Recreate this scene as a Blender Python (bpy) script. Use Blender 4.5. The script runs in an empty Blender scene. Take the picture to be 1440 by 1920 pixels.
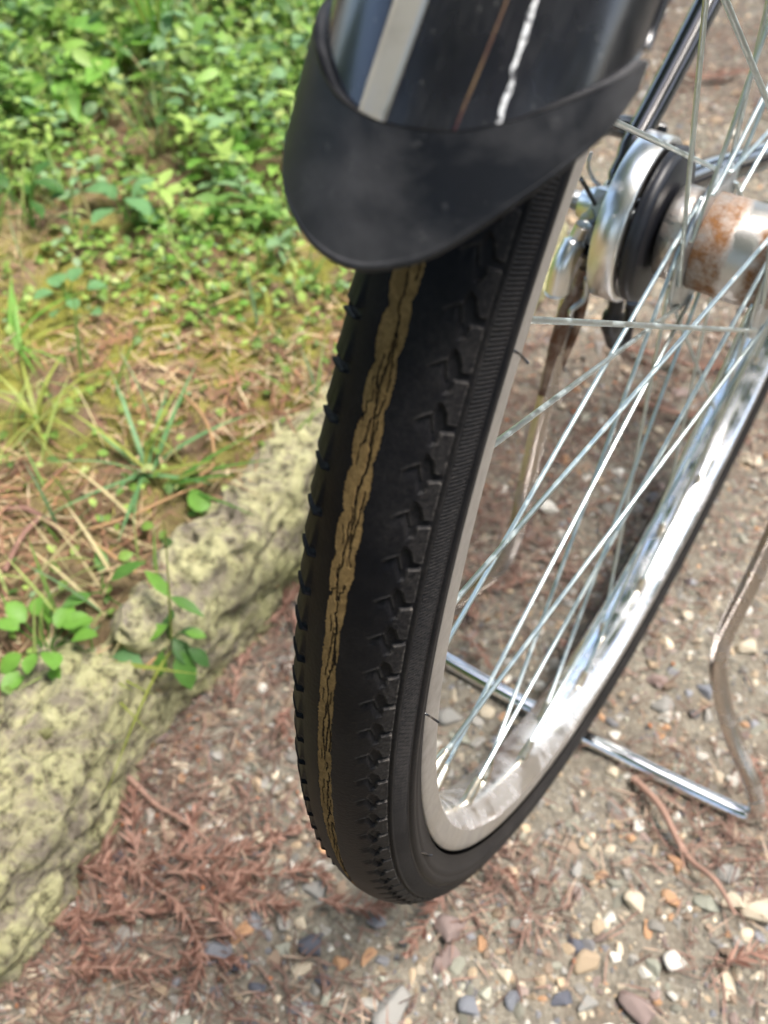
import bpy, math, random
import numpy as np
from mathutils import Vector, Matrix, Euler
random.seed(7); rng = np.random.default_rng(11)
scene = bpy.context.scene
R = math.radians
H = 0.345                      # height of the wheel axle above the gravel

# ------------------------------------------------------------------ camera
cd = bpy.data.cameras.new('camera'); cam = bpy.data.objects.new('camera', cd)
scene.collection.objects.link(cam); scene.camera = cam
rr, uu, bb = [Vector(v) for v in [(0.8407991, 0.5412603, -0.009707), (-0.4016289, 0.6357166, 0.6592106), (0.3629754, -0.5503651, 0.7518957)]]
m = Matrix((( rr.x, uu.x, bb.x, 0.082580), (rr.y, uu.y, bb.y, -0.426601), (rr.z, uu.z, bb.z, 0.616654), (0, 0, 0, 1)))
cam.matrix_world = m
cd.sensor_fit = 'VERTICAL'; cd.sensor_height = 36; cd.sensor_width = 27; cd.lens = 34.71
cd.clip_start = 0.01; cd.clip_end = 500
cd.dof.use_dof = True; cd.dof.focus_distance = 0.285; cd.dof.aperture_fstop = 15.0

# ------------------------------------------------------------------ light
world = bpy.data.worlds.new('World'); scene.world = world; world.use_nodes = True
wn = world.node_tree.nodes; wl = world.node_tree.links
bg = wn['Background']; sky = wn.new('ShaderNodeTexSky'); sky.sky_type = 'NISHITA'
sky.sun_disc = False; sky.sun_elevation = R(66); sky.sun_rotation = R(60)
sky.air_density = 1.0; sky.dust_density = 4.0; sky.ozone_density = 1.0
wl.new(sky.outputs[0], bg.inputs[0]); bg.inputs[1].default_value = 0.15
sd = bpy.data.lights.new('sun', 'SUN'); sd.energy = 1.8; sd.angle = R(22); sd.color = (1, .97, .93)
sun = bpy.data.objects.new('sun', sd); scene.collection.objects.link(sun)
el, az = R(66), R(60)
sdir = Vector((math.sin(az)*math.cos(el), math.cos(az)*math.cos(el), math.sin(el)))
sun.rotation_euler = sdir.to_track_quat('Z', 'Y').to_euler(); sun.location = (2, 2, 6)
vs = scene.view_settings; vs.view_transform = 'Standard'; vs.look = 'None'; vs.gamma = 1
vs.exposure = 2.0; vs.use_curve_mapping = False

# ------------------------------------------------------------------ helpers
COL = scene.collection
def link(o): COL.objects.link(o); return o
def tag(o, label=None, cat=None, group=None, kind=None):
    if label: o['label'] = label
    if cat: o['category'] = cat
    if group: o['group'] = group
    if kind: o['kind'] = kind
    return o
def empty(name, loc=(0,0,0)):
    o = bpy.data.objects.new(name, None); o.location = loc; o.empty_display_size = .05; return link(o)
def make_mesh(name, V, F, mat=None, smooth=True, cols=None, attrs=None, mats=None):
    V = np.asarray(V, np.float32).reshape(-1,3); F = np.asarray(F, np.int32); k = F.shape[1]; n = len(F)
    me = bpy.data.meshes.new(name)
    me.vertices.add(len(V)); me.vertices.foreach_set('co', V.ravel())
    me.loops.add(n*k); me.loops.foreach_set('vertex_index', F.ravel())
    me.polygons.add(n); me.polygons.foreach_set('loop_start', np.arange(0, n*k, k, dtype=np.int32))
    me.polygons.foreach_set('loop_total', np.full(n, k, np.int32))
    me.polygons.foreach_set('use_smooth', np.full(n, bool(smooth)))
    me.update(calc_edges=True)
    if cols is not None:
        c = np.ones((len(V), 4), np.float32); c[:, :3] = cols
        a = me.color_attributes.new('tint', 'FLOAT_COLOR', 'POINT'); a.data.foreach_set('color', c.ravel())
    for nm, arr in (attrs or {}).items():
        a = me.attributes.new(nm, 'FLOAT', 'POINT'); a.data.foreach_set('value', np.asarray(arr, np.float32).ravel())
    if mat: me.materials.append(mat)
    return me
def obj(name, me, parent=None, mat=None):
    o = bpy.data.objects.new(name, me); link(o)
    if parent: o.parent = parent
    if mat: me.materials.clear(); me.materials.append(mat)
    return o
def grid_faces(nu, nv, cu=False, cv=False):
    a = np.arange(nu if cu else nu-1); b = np.arange(nv if cv else nv-1)
    A, B = np.meshgrid(a, b, indexing='ij'); A2 = (A+1) % nu; B2 = (B+1) % nv
    return np.stack([A*nv+B, A2*nv+B, A2*nv+B2, A*nv+B2], -1).reshape(-1, 4)
def tube_vf(pts, rad, n=10, flat=None, closed_ends=True):
    """round tube along a polyline; rad scalar or per point; returns quads (caps as fans folded to quads)"""
    P = np.array(pts, float); m_ = len(P); r = np.broadcast_to(np.asarray(rad, float), (m_,))
    T = np.gradient(P, axis=0); T /= np.linalg.norm(T, axis=1)[:, None]
    ref = np.array([0,0,1.]) if abs(T[0][2]) < .9 else np.array([1.,0,0])
    N = np.zeros_like(P); N[0] = np.cross(T[0], ref); N[0] /= np.linalg.norm(N[0])
    for i in range(1, m_):
        v = N[i-1] - T[i]*(N[i-1] @ T[i]); N[i] = v/np.linalg.norm(v)
    B = np.cross(T, N); a = np.linspace(0, 2*np.pi, n, endpoint=False)
    fa = flat or (1, 1)
    V = P[:,None] + r[:,None,None]*(fa[0]*np.cos(a)[None,:,None]*N[:,None] + fa[1]*np.sin(a)[None,:,None]*B[:,None])
    V = V.reshape(-1,3); F = grid_faces(m_, n, cv=True)
    if closed_ends:
        c0, c1 = len(V), len(V)+1; V = np.vstack([V, P[0], P[-1]]); ex = []
        for i in range(0, n, 2):
            ex.append([c0, (i+2) % n, (i+1) % n, i]); b0 = (m_-1)*n
            ex.append([c1, b0+i, b0+(i+1) % n, b0+(i+2) % n])
        F = np.vstack([F, ex])
    return V, F
def smooth_path(pts, n=8):
    P = [np.array(p, float) for p in pts]; P = [2*P[0]-P[1]] + P + [2*P[-1]-P[-2]]; out = []
    for i in range(1, len(P)-2):
        for t in np.linspace(0, 1, n, endpoint=False):
            a, b, c, d = P[i-1:i+3]
            out.append(.5*((2*b)+(c-a)*t+(2*a-5*b+4*c-d)*t*t+(3*b-a-3*c+d)*t**3))
    out.append(P[-2]); return np.array(out)
def tube(name, pts, rad, mat, parent=None, n=10, flat=None, smooth=0):
    if smooth: pts = smooth_path(pts, smooth)
    V, F = tube_vf(pts, rad, n, flat); return obj(name, make_mesh(name, V, F, mat), parent)
def lathe_x(prof, n=96, a0=0, a1=360, cen=(0,0), closed=False):
    """revolve (x, r) round the axle; angle 0 = rear, 90 = down"""
    full = abs(a1-a0) >= 360; prof = np.array(prof, float)
    t = np.radians(np.linspace(a0, a1, n, endpoint=not full))
    V = np.stack([np.broadcast_to(prof[None,:,0], (n, len(prof))), cen[0]-prof[None,:,1]*np.cos(t)[:,None], H+cen[1]-prof[None,:,1]*np.sin(t)[:,None]], -1)
    return V.reshape(-1,3), grid_faces(n, len(prof), cu=full, cv=closed)
def lathe(name, prof, mat, parent=None, n=96, cen=(0,0), closed=False, a0=0, a1=360):
    V, F = lathe_x(prof, n, a0, a1, cen, closed); return obj(name, make_mesh(name, V, F, mat), parent)
def merge(parts):
    Vs, Fs, o = [], [], 0
    for V, F in parts: Vs.append(V); Fs.append(np.asarray(F)+o); o += len(V)
    return np.vstack(Vs), np.vstack(Fs)
def box_vf(c, ax, half, bev=.12):
    """bevelled box as an inflated 4x4x4 shell"""
    s = np.array([-1, -1+bev*2, 1-bev*2, 1]); V = []; F = []
    for d in range(3):
        for sg in (-1, 1):
            A, B = np.meshgrid(s, s, indexing='ij'); P = np.zeros((4,4,3)); P[...,(d+1)%3] = A; P[...,(d+2)%3] = B; P[...,d] = sg
            f = grid_faces(4,4)
            if sg < 0: f = f[:, ::-1]
            F.append(f+len(V)*16); V.append(P.reshape(-1,3))
    V = np.vstack(V); F = np.vstack(F)
    ed = (np.abs(V) > .999).sum(1); V = V*np.where(ed >= 3, 1-bev*.55, np.where(ed == 2, 1-bev*.3, 1))[:,None]
    h = np.array(half)
    return np.array(c)+(V*h)@np.array(ax), F
def frame(ang_x):   # axes in the wheel plane turned about x
    c, s = math.cos(ang_x), math.sin(ang_x); return [[1,0,0],[0,c,s],[0,-s,c]]

# vectorised value noise
def _h(ix, iy, iz, seed):
    n = (ix*374761393 + iy*668265263 + iz*2147483647 + seed*1274126177) & 0xffffffff
    n = ((n ^ (n >> 13))*1274126177) & 0xffffffff; n = (n ^ (n >> 16)) & 0xffffffff
    return n/4294967295.0
def vnoise(x, y, z=0, seed=0):
    x, y, z = np.broadcast_arrays(np.asarray(x, float), np.asarray(y, float), np.asarray(z, float))
    ix, iy, iz = np.floor(x).astype(np.int64), np.floor(y).astype(np.int64), np.floor(z).astype(np.int64)
    fx, fy, fz = x-ix, y-iy, z-iz
    fx, fy, fz = [f*f*(3-2*f) for f in (fx, fy, fz)]; r = 0
    for dx in (0,1):
        for dy in (0,1):
            for dz in (0,1):
                r = r + _h(ix+dx, iy+dy, iz+dz, seed)*(fx if dx else 1-fx)*(fy if dy else 1-fy)*(fz if dz else 1-fz)
    return r*2-1
def fbm(x, y, z=0, o=4, seed=0):
    r = 0; a = 1; t = 0
    for i in range(o): r = r+a*vnoise(x*2**i+i*17.3, y*2**i+i*9.1, z*2**i, seed+i); t += a; a *= .5
    return r/t

# ------------------------------------------------------------------ materials
class NT:
    def __init__(s, name):
        s.m = bpy.data.materials.new(name); s.m.use_nodes = True; s.t = s.m.node_tree; s.b = s.t.nodes['Principled BSDF']
    def n(s, ty, **k):
        o = s.t.nodes.new(ty)
        for a, v in k.items():
            if hasattr(o, a): setattr(o, a, v)
            else: s.inp(o, a.replace('_', ' '), v)
        return o
    def inp(s, o, a, v):
        i = o.inputs[a]
        if isinstance(v, bpy.types.NodeSocket): s.t.links.new(v, i)
        else: i.default_value = v
    def set(s, **k):
        for a, v in k.items():
            if isinstance(v, tuple) and len(v) == 3: v = (*v, 1)
            s.inp(s.b, a.replace('_', ' '), v)
        return s
    def coord(s, sc=(1,1,1)):
        c = s.n('ShaderNodeTexCoord'); mp = s.n('ShaderNodeMapping'); s.t.links.new(c.outputs['Object'], mp.inputs[0]); mp.inputs['Scale'].default_value = sc
        return mp.outputs[0]
    def noise(s, scale, detail=4, rough=.55, sc=(1,1,1), dist=0):
        o = s.n('ShaderNodeTexNoise'); s.t.links.new(s.coord(sc), o.inputs['Vector'])
        o.inputs['Scale'].default_value = scale; o.inputs['Detail'].default_value = detail; o.inputs['Roughness'].default_value = rough; o.inputs['Distortion'].default_value = dist
        return o.outputs[0]
    def voro(s, scale, feat='F1', out=0, sc=(1,1,1)):
        o = s.n('ShaderNodeTexVoronoi'); o.feature = feat; s.t.links.new(s.coord(sc), o.inputs['Vector']); o.inputs['Scale'].default_value = scale
        return o.outputs[out]
    def ramp(s, fac, stops, interp='LINEAR'):
        o = s.n('ShaderNodeValToRGB'); s.t.links.new(fac, o.inputs[0]); cr = o.color_ramp; cr.interpolation = interp
        while len(cr.elements) < len(stops): cr.elements.new(.5)
        for e, (p_, c) in zip(cr.elements, stops):
            e.position = p_; e.color = (*c, 1) if isinstance(c, tuple) else (c, c, c, 1)
        return o.outputs[0]
    def mix(s, f, a, b, mode='MIX'):
        o = s.n('ShaderNodeMix'); o.data_type = 'RGBA'; o.blend_type = mode
        for i, v in ((0, f), (6, a), (7, b)):
            if isinstance(v, bpy.types.NodeSocket): s.t.links.new(v, o.inputs[i])
            else: o.inputs[i].default_value = v if i == 0 else (*v, 1)
        return o.outputs[2]
    def math(s, op, a, b=0.):
        o = s.n('ShaderNodeMath'); o.operation = op
        for i, v in ((0, a), (1, b)):
            if isinstance(v, bpy.types.NodeSocket): s.t.links.new(v, o.inputs[i])
            else: o.inputs[i].default_value = v
        return o.outputs[0]
    def attr(s, nm, out=0):
        o = s.n('ShaderNodeAttribute'); o.attribute_name = nm; return o.outputs[out]
    def bump(s, h, dist=.0005, strength=1.):
        o = s.n('ShaderNodeBump'); s.t.links.new(h, o.inputs['Height']); o.inputs['Distance'].default_value = dist; o.inputs['Strength'].default_value = strength
        s.t.links.new(o.outputs[0], s.b.inputs['Normal']); return s
M = {}
# tyre rubber: near black, dusty in patches and in the tread
t = NT('tyre_rubber'); n1 = t.noise(35, 6, .65); n2 = t.noise(900, 3, .6); at = t.attr('dust', 2)
d = t.math('MULTIPLY', t.ramp(n1, [(.40, 0.), (.75, 1.)]), t.ramp(n2, [(.35, .3), (.7, 1.)])); d2 = t.math('ADD', t.math('MULTIPLY', d, .16), t.math('MULTIPLY', at, t.ramp(n2, [(.3, .35), (.75, 1.)])))
speck = t.ramp(t.voro(900), [(0.0, 1.), (.05, 0.)])
c = t.mix(d2, (.0028, .0032, .0048), (.11, .10, .09)); c = t.mix(t.math('MULTIPLY', speck, t.ramp(t.noise(60, 2), [(.5, 0.), (.7, .22)])), c, (.2, .2, .19))
t.set(Base_Color=c, Roughness=t.ramp(d2, [(0., .50), (.4, .8)]), Specular_IOR_Level=.12).bump(n2, .00014, .9); M['tyre'] = t.m
t = NT('worn_casing'); cr = t.attr('crack', 2); n2 = t.noise(2600, 3, .7); n3 = t.noise(150, 4, .6); th = t.n('ShaderNodeTexWave')
t.t.links.new(t.coord(), th.inputs['Vector']); th.inputs['Scale'].default_value = 700; th.inputs['Distortion'].default_value = 2.5; th.bands_direction = 'Z'
c = t.mix(n3, (.225, .142, .052), (.35, .235, .098)); c = t.mix(t.ramp(n2, [(.38, .45), (.6, 0.)]), c, (.09, .055, .02)); c = t.mix(t.ramp(cr, [(.12, 0.), (.5, 1.)]), c, (.010, .007, .005)); c = t.mix(t.ramp(t.noise(420, 4, .7), [(.42, .5), (.56, 0.)]), c, (.10, .062, .022))
t.set(Base_Color=c, Roughness=.9, Specular_IOR_Level=.2).bump(t.math('ADD', n2, t.math('MULTIPLY', th.outputs[1], .5)), .00018, .8); M['worn'] = t.m
t = NT('flap_rubber'); n1 = t.noise(30, 6, .62, dist=.5); n2 = t.noise(1300, 2)
d = t.ramp(n1, [(.40, 0.), (.72, 1.)]); sp = t.ramp(t.voro(420), [(0., 1.), (.07, 0.)])
c = t.mix(d, (.0028, .0034, .0052), (.050, .050, .053)); c = t.mix(t.math('MULTIPLY', t.ramp(t.noise(240, 4, .7), [(.62, 0.), (.75, 1.)]), .35), c, (.10, .10, .10)); c = t.mix(t.math('MULTIPLY', sp, .30), c, (.25, .25, .24))
t.set(Base_Color=c, Roughness=t.ramp(d, [(0., .44), (1., .66)]), Specular_IOR_Level=.30).bump(n2, .00006, .5); M['flap'] = t.m
t = NT('guard_black_paint'); n1 = t.noise(24, 5, .65, sc=(1,1,.5)); st = t.noise(260, 3, .6, sc=(6,1,.6)); sp = t.ramp(t.voro(330, sc=(2.2,.8,.8)), [(0., 1.), (.13, 0.)])
c = t.mix(t.math('MULTIPLY', t.ramp(n1, [(.4, 0.), (.8, 1.)]), t.ramp(st, [(.35, 0.), (.8, .5)])), (.006, .006, .009), (.13, .125, .12)); c = t.mix(t.math('MULTIPLY', sp, .35), c, (.35, .35, .33))
t.set(Base_Color=c, Roughness=t.ramp(n1, [(.3, .20), (.8, .42)]), Specular_IOR_Level=.6, Coat_Weight=.6, Coat_Roughness=.13, Coat_IOR=1.5).bump(st, .00006, .5); M['guard'] = t.m
t = NT('cream_stripe'); n1 = t.noise(90, 5, .6); c = t.mix(t.ramp(n1, [(.45, 0.), (.8, 1.)]), (.27, .26, .225), (.17, .155, .13))
t.set(Base_Color=c, Roughness=.22, Coat_Weight=.5); M['stripe'] = t.m
t = NT('flaked_silver_stripe'); n1 = t.noise(420, 4, .7)
t.set(Base_Color=t.ramp(n1, [(.43, (.05, .05, .055)), (.52, (.75, .76, .76))]), Roughness=.4); M['flaky'] = t.m
t = NT('pink_gold_reflection'); n1 = t.noise(60, 4, .7); t.set(Base_Color=t.ramp(n1, [(.38, (.05, .02, .022)), (.72, (.20, .14, .07))]), Roughness=.3); M['pink'] = t.m  # colour of a reflected streak, painted on
def metal(name, col, rough, dirt=None, damt=(.5,.8), scale=60, bump=0, sc=(1,1,1), metallic=1.):
    t = NT(name); n1 = t.noise(scale, 6, .65, sc=sc); n2 = t.noise(scale*9, 3); n4 = t.noise(scale*5, 4)
    if dirt:
        f = t.ramp(n1, [(damt[0], 0.), (damt[1], 1.)]); t.set(Base_Color=t.mix(f, col, dirt), Metallic=t.math('MULTIPLY', t.math('SUBTRACT', 1., f), metallic), Roughness=t.math('ADD', t.math('MULTIPLY', f, .45), rough))
    else: t.set(Base_Color=col, Metallic=metallic, Roughness=t.ramp(n1, [(.3, rough*.7), (.7, rough*1.4)]))
    if bump: t.bump(n2, bump, .6)
    M[name] = t.m; return t
metal('rim_chrome', (.82, .82, .83), .16, (.30, .275, .25), (.42, 1.0), 45)
metal('rim_side', (.40, .375, .34), .38, (.17, .15, .13), (.32, .75), 35, .00004, metallic=.75)
metal('spoke_steel', (.60, .68, .68), .30, (.40, .42, .40), (.5, .9), 120)
metal('nipple', (.66, .60, .48), .3)
metal('hub_steel', (.66, .62, .56), .22, (.24, .095, .028), (.44, .56), 60, .0002)
metal('band_chrome', (.84, .83, .81), .30, (.45, .40, .33), (.62, .9), 70)
metal('zinc', (.55, .58, .60), .35, (.30, .29, .27), (.5, .8), 150, .00005)
metal('rusty', (.38, .30, .25), .4, (.13, .052, .024), (.40, .58), 60, .0003)
metal('stand_chrome', (.55, .50, .46), .22, (.20, .155, .125), (.48, .80), 45, .00004)
metal('stand_foot_chrome', (.80, .80, .80), .10, (.35, .3, .25), (.62, .9), 60)
t = NT('black_paint'); n1 = t.noise(60, 4); t.set(Base_Color=(.008, .008, .011), Roughness=t.ramp(n1, [(.3, .1), (.8, .3)]), Coat_Weight=1., Coat_Roughness=.06); M['black'] = t.m
t = NT('black_plastic'); t.set(Base_Color=(.010, .011, .016), Roughness=.42); M['plastic'] = t.m
t = NT('hub_rust'); sx = t.n('ShaderNodeSeparateXYZ'); t.t.links.new(t.coord(), sx.inputs[0]); xx = t.math('MULTIPLY', t.math('ADD', sx.outputs[0], .03), 16.0)
bandm = t.ramp(xx, [(.0, .1), (.14, .25), (.27, .8), (.34, .65), (.50, .78), (.58, .0), (.66, .0), (.74, .75), (.90, .65), (1., .3)]); n1 = t.noise(110, 7, .72); n2 = t.noise(420, 4, .7)
f = t.ramp(t.math('ADD', t.math('MULTIPLY', n1, .9), t.math('MULTIPLY', bandm, .38)), [(.50, 0.), (.80, 1.)])
c = t.mix(f, (.60, .57, .53), t.mix(n2, (.07, .024, .010), (.38, .17, .05)))
t.set(Base_Color=c, Metallic=t.math('SUBTRACT', 1., f), Roughness=t.math('ADD', t.math('MULTIPLY', f, .4), .32)).bump(t.math('ADD', n2, f), .0003, .7); M['hub_rust'] = t.m
# ground
t = NT('gravel_sand'); n1 = t.noise(7, 6, .6); n2 = t.noise(420, 6, .7); v = t.voro(260, out=1); v2 = t.voro(120, out=1)
c = t.mix(n1, (.145, .135, .11), (.245, .23, .19)); c = t.mix(.42, c, t.ramp(t.n('ShaderNodeRGBToBW', Color=v).outputs[0], [(.1, (.09, .08, .07)), (.5, (.25, .21, .155)), (.9, (.42, .38, .30))]))
c = t.mix(t.ramp(n2, [(.33, .45), (.55, 0.)]), c, (.09, .075, .055)); c = t.mix(t.math('MULTIPLY', t.ramp(t.noise(11, 5, .6), [(.48, 0.), (.7, .6)])  , 1.), c, (.16, .125, .095))
t.set(Base_Color=c, Roughness=.9, Specular_IOR_Level=.25).bump(t.math('ADD', n2, t.math('MULTIPLY', t.voro(300), -.8)), .002, .8); M['gravel'] = t.m
t = NT('soil_moss'); n1 = t.noise(14, 6, .65); n2 = t.noise(260, 6, .7); n3 = t.noise(5, 4, .6)
c = t.mix(t.ramp(n1, [(.3, 0.), (.7, 1.)]), (.12, .075, .050), (.27, .19, .125)); mo = t.mix(n2, (.10, .10, .018), (.34, .33, .07))
mk = t.math('MULTIPLY', t.ramp(t.noise(20, 6, .7), [(.40, 0.), (.54, 1.)]), t.attr('moss', 2)); c = t.mix(mk, c, mo); c = t.mix(t.ramp(n2, [(.3, .7), (.5, 0.)]), c, (.04, .028, .018))
t.set(Base_Color=c, Roughness=.95, Specular_IOR_Level=.15).bump(n2, .004, 1.); M['soil'] = t.m
t = NT('lichen_stone'); n1 = t.noise(16, 7, .7); n2 = t.noise(120, 7, .72); n3 = t.noise(38, 6, .7, dist=.6)
up = t.n('ShaderNodeNewGeometry'); sx = t.n('ShaderNodeSeparateXYZ'); t.t.links.new(up.outputs['Normal'], sx.inputs[0])
base = t.mix(n1, (.14, .115, .085), (.34, .295, .235)); lich = t.mix(n2, (.26, .25, .10), (.66, .63, .38)); mossc = t.mix(n2, (.055, .060, .018), (.20, .20, .075))
c = t.mix(t.ramp(n3, [(.40, 0.), (.56, 1.)]), base, lich); c = t.mix(t.math('MULTIPLY', t.ramp(n1, [(.44, 0.), (.60, .9)]), t.attr('mossy', 2)), c, mossc)
c = t.mix(t.ramp(n2, [(.36, .9), (.50, 0.)]), c, (.05, .042, .026))
t.set(Base_Color=c, Roughness=.92, Specular_IOR_Level=.2).bump(t.math('ADD', n2, n3), .004, 1.); M['rock'] = t.m
t = NT('pebble'); n1 = t.noise(120, 6, .65); n2 = t.noise(800, 3)
c = t.mix(t.ramp(n1, [(.3, .0), (.8, .55)]), t.attr('tint'), (.20, .17, .13)); t.set(Base_Color=c, Roughness=.72, Specular_IOR_Level=.35).bump(n2, .0004, .6); M['pebble'] = t.m
def pebmat(name, col):
    t = NT(name); n1 = t.noise(160, 6, .65); n2 = t.noise(800, 3)
    c = t.mix(t.ramp(n1, [(.3, 0.), (.85, .7)]), col, tuple(.40*x+.05 for x in col)); t.set(Base_Color=c, Roughness=.7, Specular_IOR_Level=.35).bump(n2, .0004, .6); M[name] = t.m
PC = dict(white=(.66,.64,.57), cream=(.58,.50,.37), tan=(.42,.32,.21), orange=(.44,.25,.13), grey=(.30,.29,.265), bluegrey=(.19,.20,.225), slate=(.095,.10,.125), mauve=(.25,.185,.165), brown=(.26,.185,.13), greenish=(.32,.325,.26))
for k, v in PC.items(): pebmat('pebble_'+k, v)
def leafmat(name, use_tint=True, col=(.08,.16,.03), transl=.35, rough=.5):
    t = NT(name); n1 = t.noise(180, 4)
    base = t.attr('tint') if use_tint else t.mix(n1, tuple(.8*x for x in col), tuple(1.25*x for x in col))
    t.set(Base_Color=base, Roughness=rough, Specular_IOR_Level=.35)
    if transl:
        tr = t.n('ShaderNodeBsdfTranslucent'); mx = t.n('ShaderNodeMixShader'); hs = t.n('ShaderNodeHueSaturation'); t.inp(hs, 'Value', 1.5); t.inp(hs, 'Color', base)
        t.t.links.new(hs.outputs[0], tr.inputs[0]); mx.inputs[0].default_value = transl
        t.t.links.new(t.b.outputs[0], mx.inputs[1]); t.t.links.new(tr.outputs[0], mx.inputs[2]); t.t.links.new(mx.outputs[0], t.t.nodes['Material Output'].inputs[0])
    M[name] = t.m
leafmat('leaf'); leafmat('litter', transl=.1, rough=.8)
leafmat('leaf_bright', False, (.14, .30, .045)); leafmat('leaf_mid', False, (.085, .20, .035)); leafmat('leaf_blue', False, (.12, .25, .10)); leafmat('leaf_dark', False, (.045, .12, .025)); leafmat('leaf_yellow', False, (.25, .29, .06)); leafmat('leaf_dry', False, (.36, .22, .11), .15, .8)
leafmat('cedar', False, (.21, .115, .088), .08, .8); leafmat('cedar_pale', False, (.30, .185, .14), .08, .8)
t = NT('bark'); n1 = t.noise(30, 6, .7, sc=(3,3,.5)); t.set(Base_Color=t.mix(n1, (.05,.035,.025), (.16,.11,.08)), Roughness=.95).bump(n1, .02); M['bark'] = t.m

# ------------------------------------------------------------------ setting
def kerb_x(y): return -.236 - .33*np.clip(y-.25, 0, 2.2)**1.15 - .05*np.clip(-.3-y, 0, 1.)
def ground_z(x, y): return .0035*fbm(x*9, y*9, seed=3, o=3)+.0016*vnoise(x*70, y*70, seed=4)
def bank_z(x, y):
    d = np.maximum(0, kerb_x(y)-x); return .092*np.clip(d/.045, 0, 1)**.7+.05*d+.012*fbm(x*7, y*7, seed=9, o=4)+.004*vnoise(x*60, y*60, seed=5)-.01*np.exp(-d/.05)
nx, ny = 600, 720
xs = np.concatenate([np.linspace(-.30, .60, 440), np.linspace(.61, 2.4, 160)]); ys = np.concatenate([np.linspace(-2.2, -.64, 130), np.linspace(-.62, 1.75, 500), np.linspace(1.77, 4.5, 90)])
X, Y = np.meshgrid(xs, ys, indexing='ij'); Xw = X+np.minimum(0, kerb_x(Y)+.236)*np.clip(1-(X+.30)/1.05, 0, 1)
V = np.stack([Xw, Y, ground_z(Xw, Y)], -1)
o = obj('gravel_path', make_mesh('gravel_path', V.reshape(-1,3), grid_faces(nx, ny), M['gravel'])); tag(o, kind='structure')
nx, ny = 460, 680
xs = np.concatenate([np.linspace(-4.0, -1.92, 60), np.linspace(-1.9, 0, 400)]); ys = np.concatenate([np.linspace(-2.2, -.64, 90), np.linspace(-.62, 1.9, 500), np.linspace(1.93, 4.5, 90)]); X, Y = np.meshgrid(xs, ys, indexing='ij'); Xw = kerb_x(Y)-.002+X
Z = bank_z(Xw, Y); moss = np.clip(1.35-np.abs((Y-.46-.7*Xw)+.13)/.26, .25, 1)*np.clip((kerb_x(Y)-Xw)/.03, 0, 1)
o = obj('earth_bank', make_mesh('earth_bank', np.stack([Xw, Y, Z], -1).reshape(-1,3), grid_faces(nx, ny), M['soil'], attrs={'moss': moss})); tag(o, kind='structure')
g = 90.; V = [(-g,-g,-.012),(g,-g,-.012),(g,g,-.012),(-g,g,-.012)]
o = obj('ground', make_mesh('ground', V, [[0,1,2,3]], M['gravel'])); tag(o, kind='structure')

# kerb stones
def stone(name, c, half, rot, seed, label, amp=.16, n=(150, 110), mossy=.6, tilt=0, cat='kerb stone', facets=9, cmin=.80):
    u = np.linspace(0, 2*np.pi, n[0], endpoint=False); v = np.linspace(-np.pi/2, np.pi/2, n[1])
    U, Vv = np.meshgrid(u, v, indexing='ij')
    D = np.stack([np.cos(Vv)*np.cos(U), np.cos(Vv)*np.sin(U), np.sin(Vv)], -1)
    P = D/(np.abs(D)**3.6).sum(-1, keepdims=True)**(1/3.6)
    r2 = np.random.default_rng(seed)
    for i in range(facets):
        nn = r2.normal(size=3); nn /= np.linalg.norm(nn); cc = r2.uniform(cmin, cmin+.25); s = np.maximum(0, P@nn-cc); P = P-s[...,None]*nn*.85
    W = P*np.array(half); q = W*1.0
    f = fbm(q[...,0]*18+seed, q[...,1]*18, q[...,2]*20, o=6, seed=seed)
    rid = 1-np.abs(fbm(q[...,0]*20, q[...,1]*20+seed, q[...,2]*22, o=4, seed=seed+5)); 
    disp = f*amp*.085 - .0045*np.clip(fbm(q[...,0]*75, q[...,1]*75, q[...,2]*75, o=3, seed=seed+7)-.05, 0, 1)*2.4 - .010*np.clip(rid-.82, 0, 1)/.18*amp*4 + .0022*fbm(q[...,0]*120, q[...,1]*120, q[...,2]*120, o=3, seed=seed+9)
    W = W+D*disp[...,None]
    E3 = np.array(Euler((tilt, 0, rot)).to_matrix()); W = W@E3.T
    ms = np.clip(mossy*1.9*(fbm(q[...,0]*9, q[...,1]*9, q[...,2]*9, seed=seed+2)+.45-.55*np.clip(D[...,2], -1, 1)), 0, 1)
    o = obj(name, make_mesh(name, W.reshape(-1,3), grid_faces(n[0], n[1], cu=True), M['rock'], attrs={'mossy': ms})); o.location = c
    tag(o, label, cat); return o
stone('kerb_stone', (-.247, -.368, .014), (.044, .172, .088), .10, 3, 'large pale kerb stone in the lower left with bright yellow lichen on its top', mossy=.7, n=(260, 170), cmin=.92)
stone('kerb_stone', (-.262, -.056, .018), (.037, .186, .080), .02, 8, 'long rough lichen covered kerb stone directly left of the tyre', mossy=.75, n=(260, 170))
stone('kerb_stone', (-0.2605, -0.2005, .082), (.018, .024, .018), .3, 21, 'small smooth brown stone wedged on top between the two big kerb stones', mossy=.2, n=(70, 50))
stone('kerb_stone', (-0.2680, -0.2761, .078), (.040, .030, .020), -.3, 25, 'flat dark stone half buried behind the top of the pale kerb stone', mossy=.9, n=(80, 60))
stone('kerb_stone', (-.268, .270, .022), (.040, .145, .078), -.04, 31, 'rough kerb stone farther along, behind the wheel', mossy=.7)
stone('kerb_stone', (-.262, -.700, .016), (.046, .150, .084), .04, 44, 'rough kerb stone nearest the viewer, before the pale one', mossy=.7)
stone('kerb_stone', (-.395, .575, .028), (.058, .165, .078), .38, 37, 'rough kerb stone farthest along the bank behind the mudguard', mossy=.7)

# ------------------------------------------------------------------ bicycle
bike = empty('bicycle', (0, 0, 0)); tag(bike, 'black bicycle seen from behind, rear wheel with badly worn tyre, parked on its stand', 'bicycle')

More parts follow.
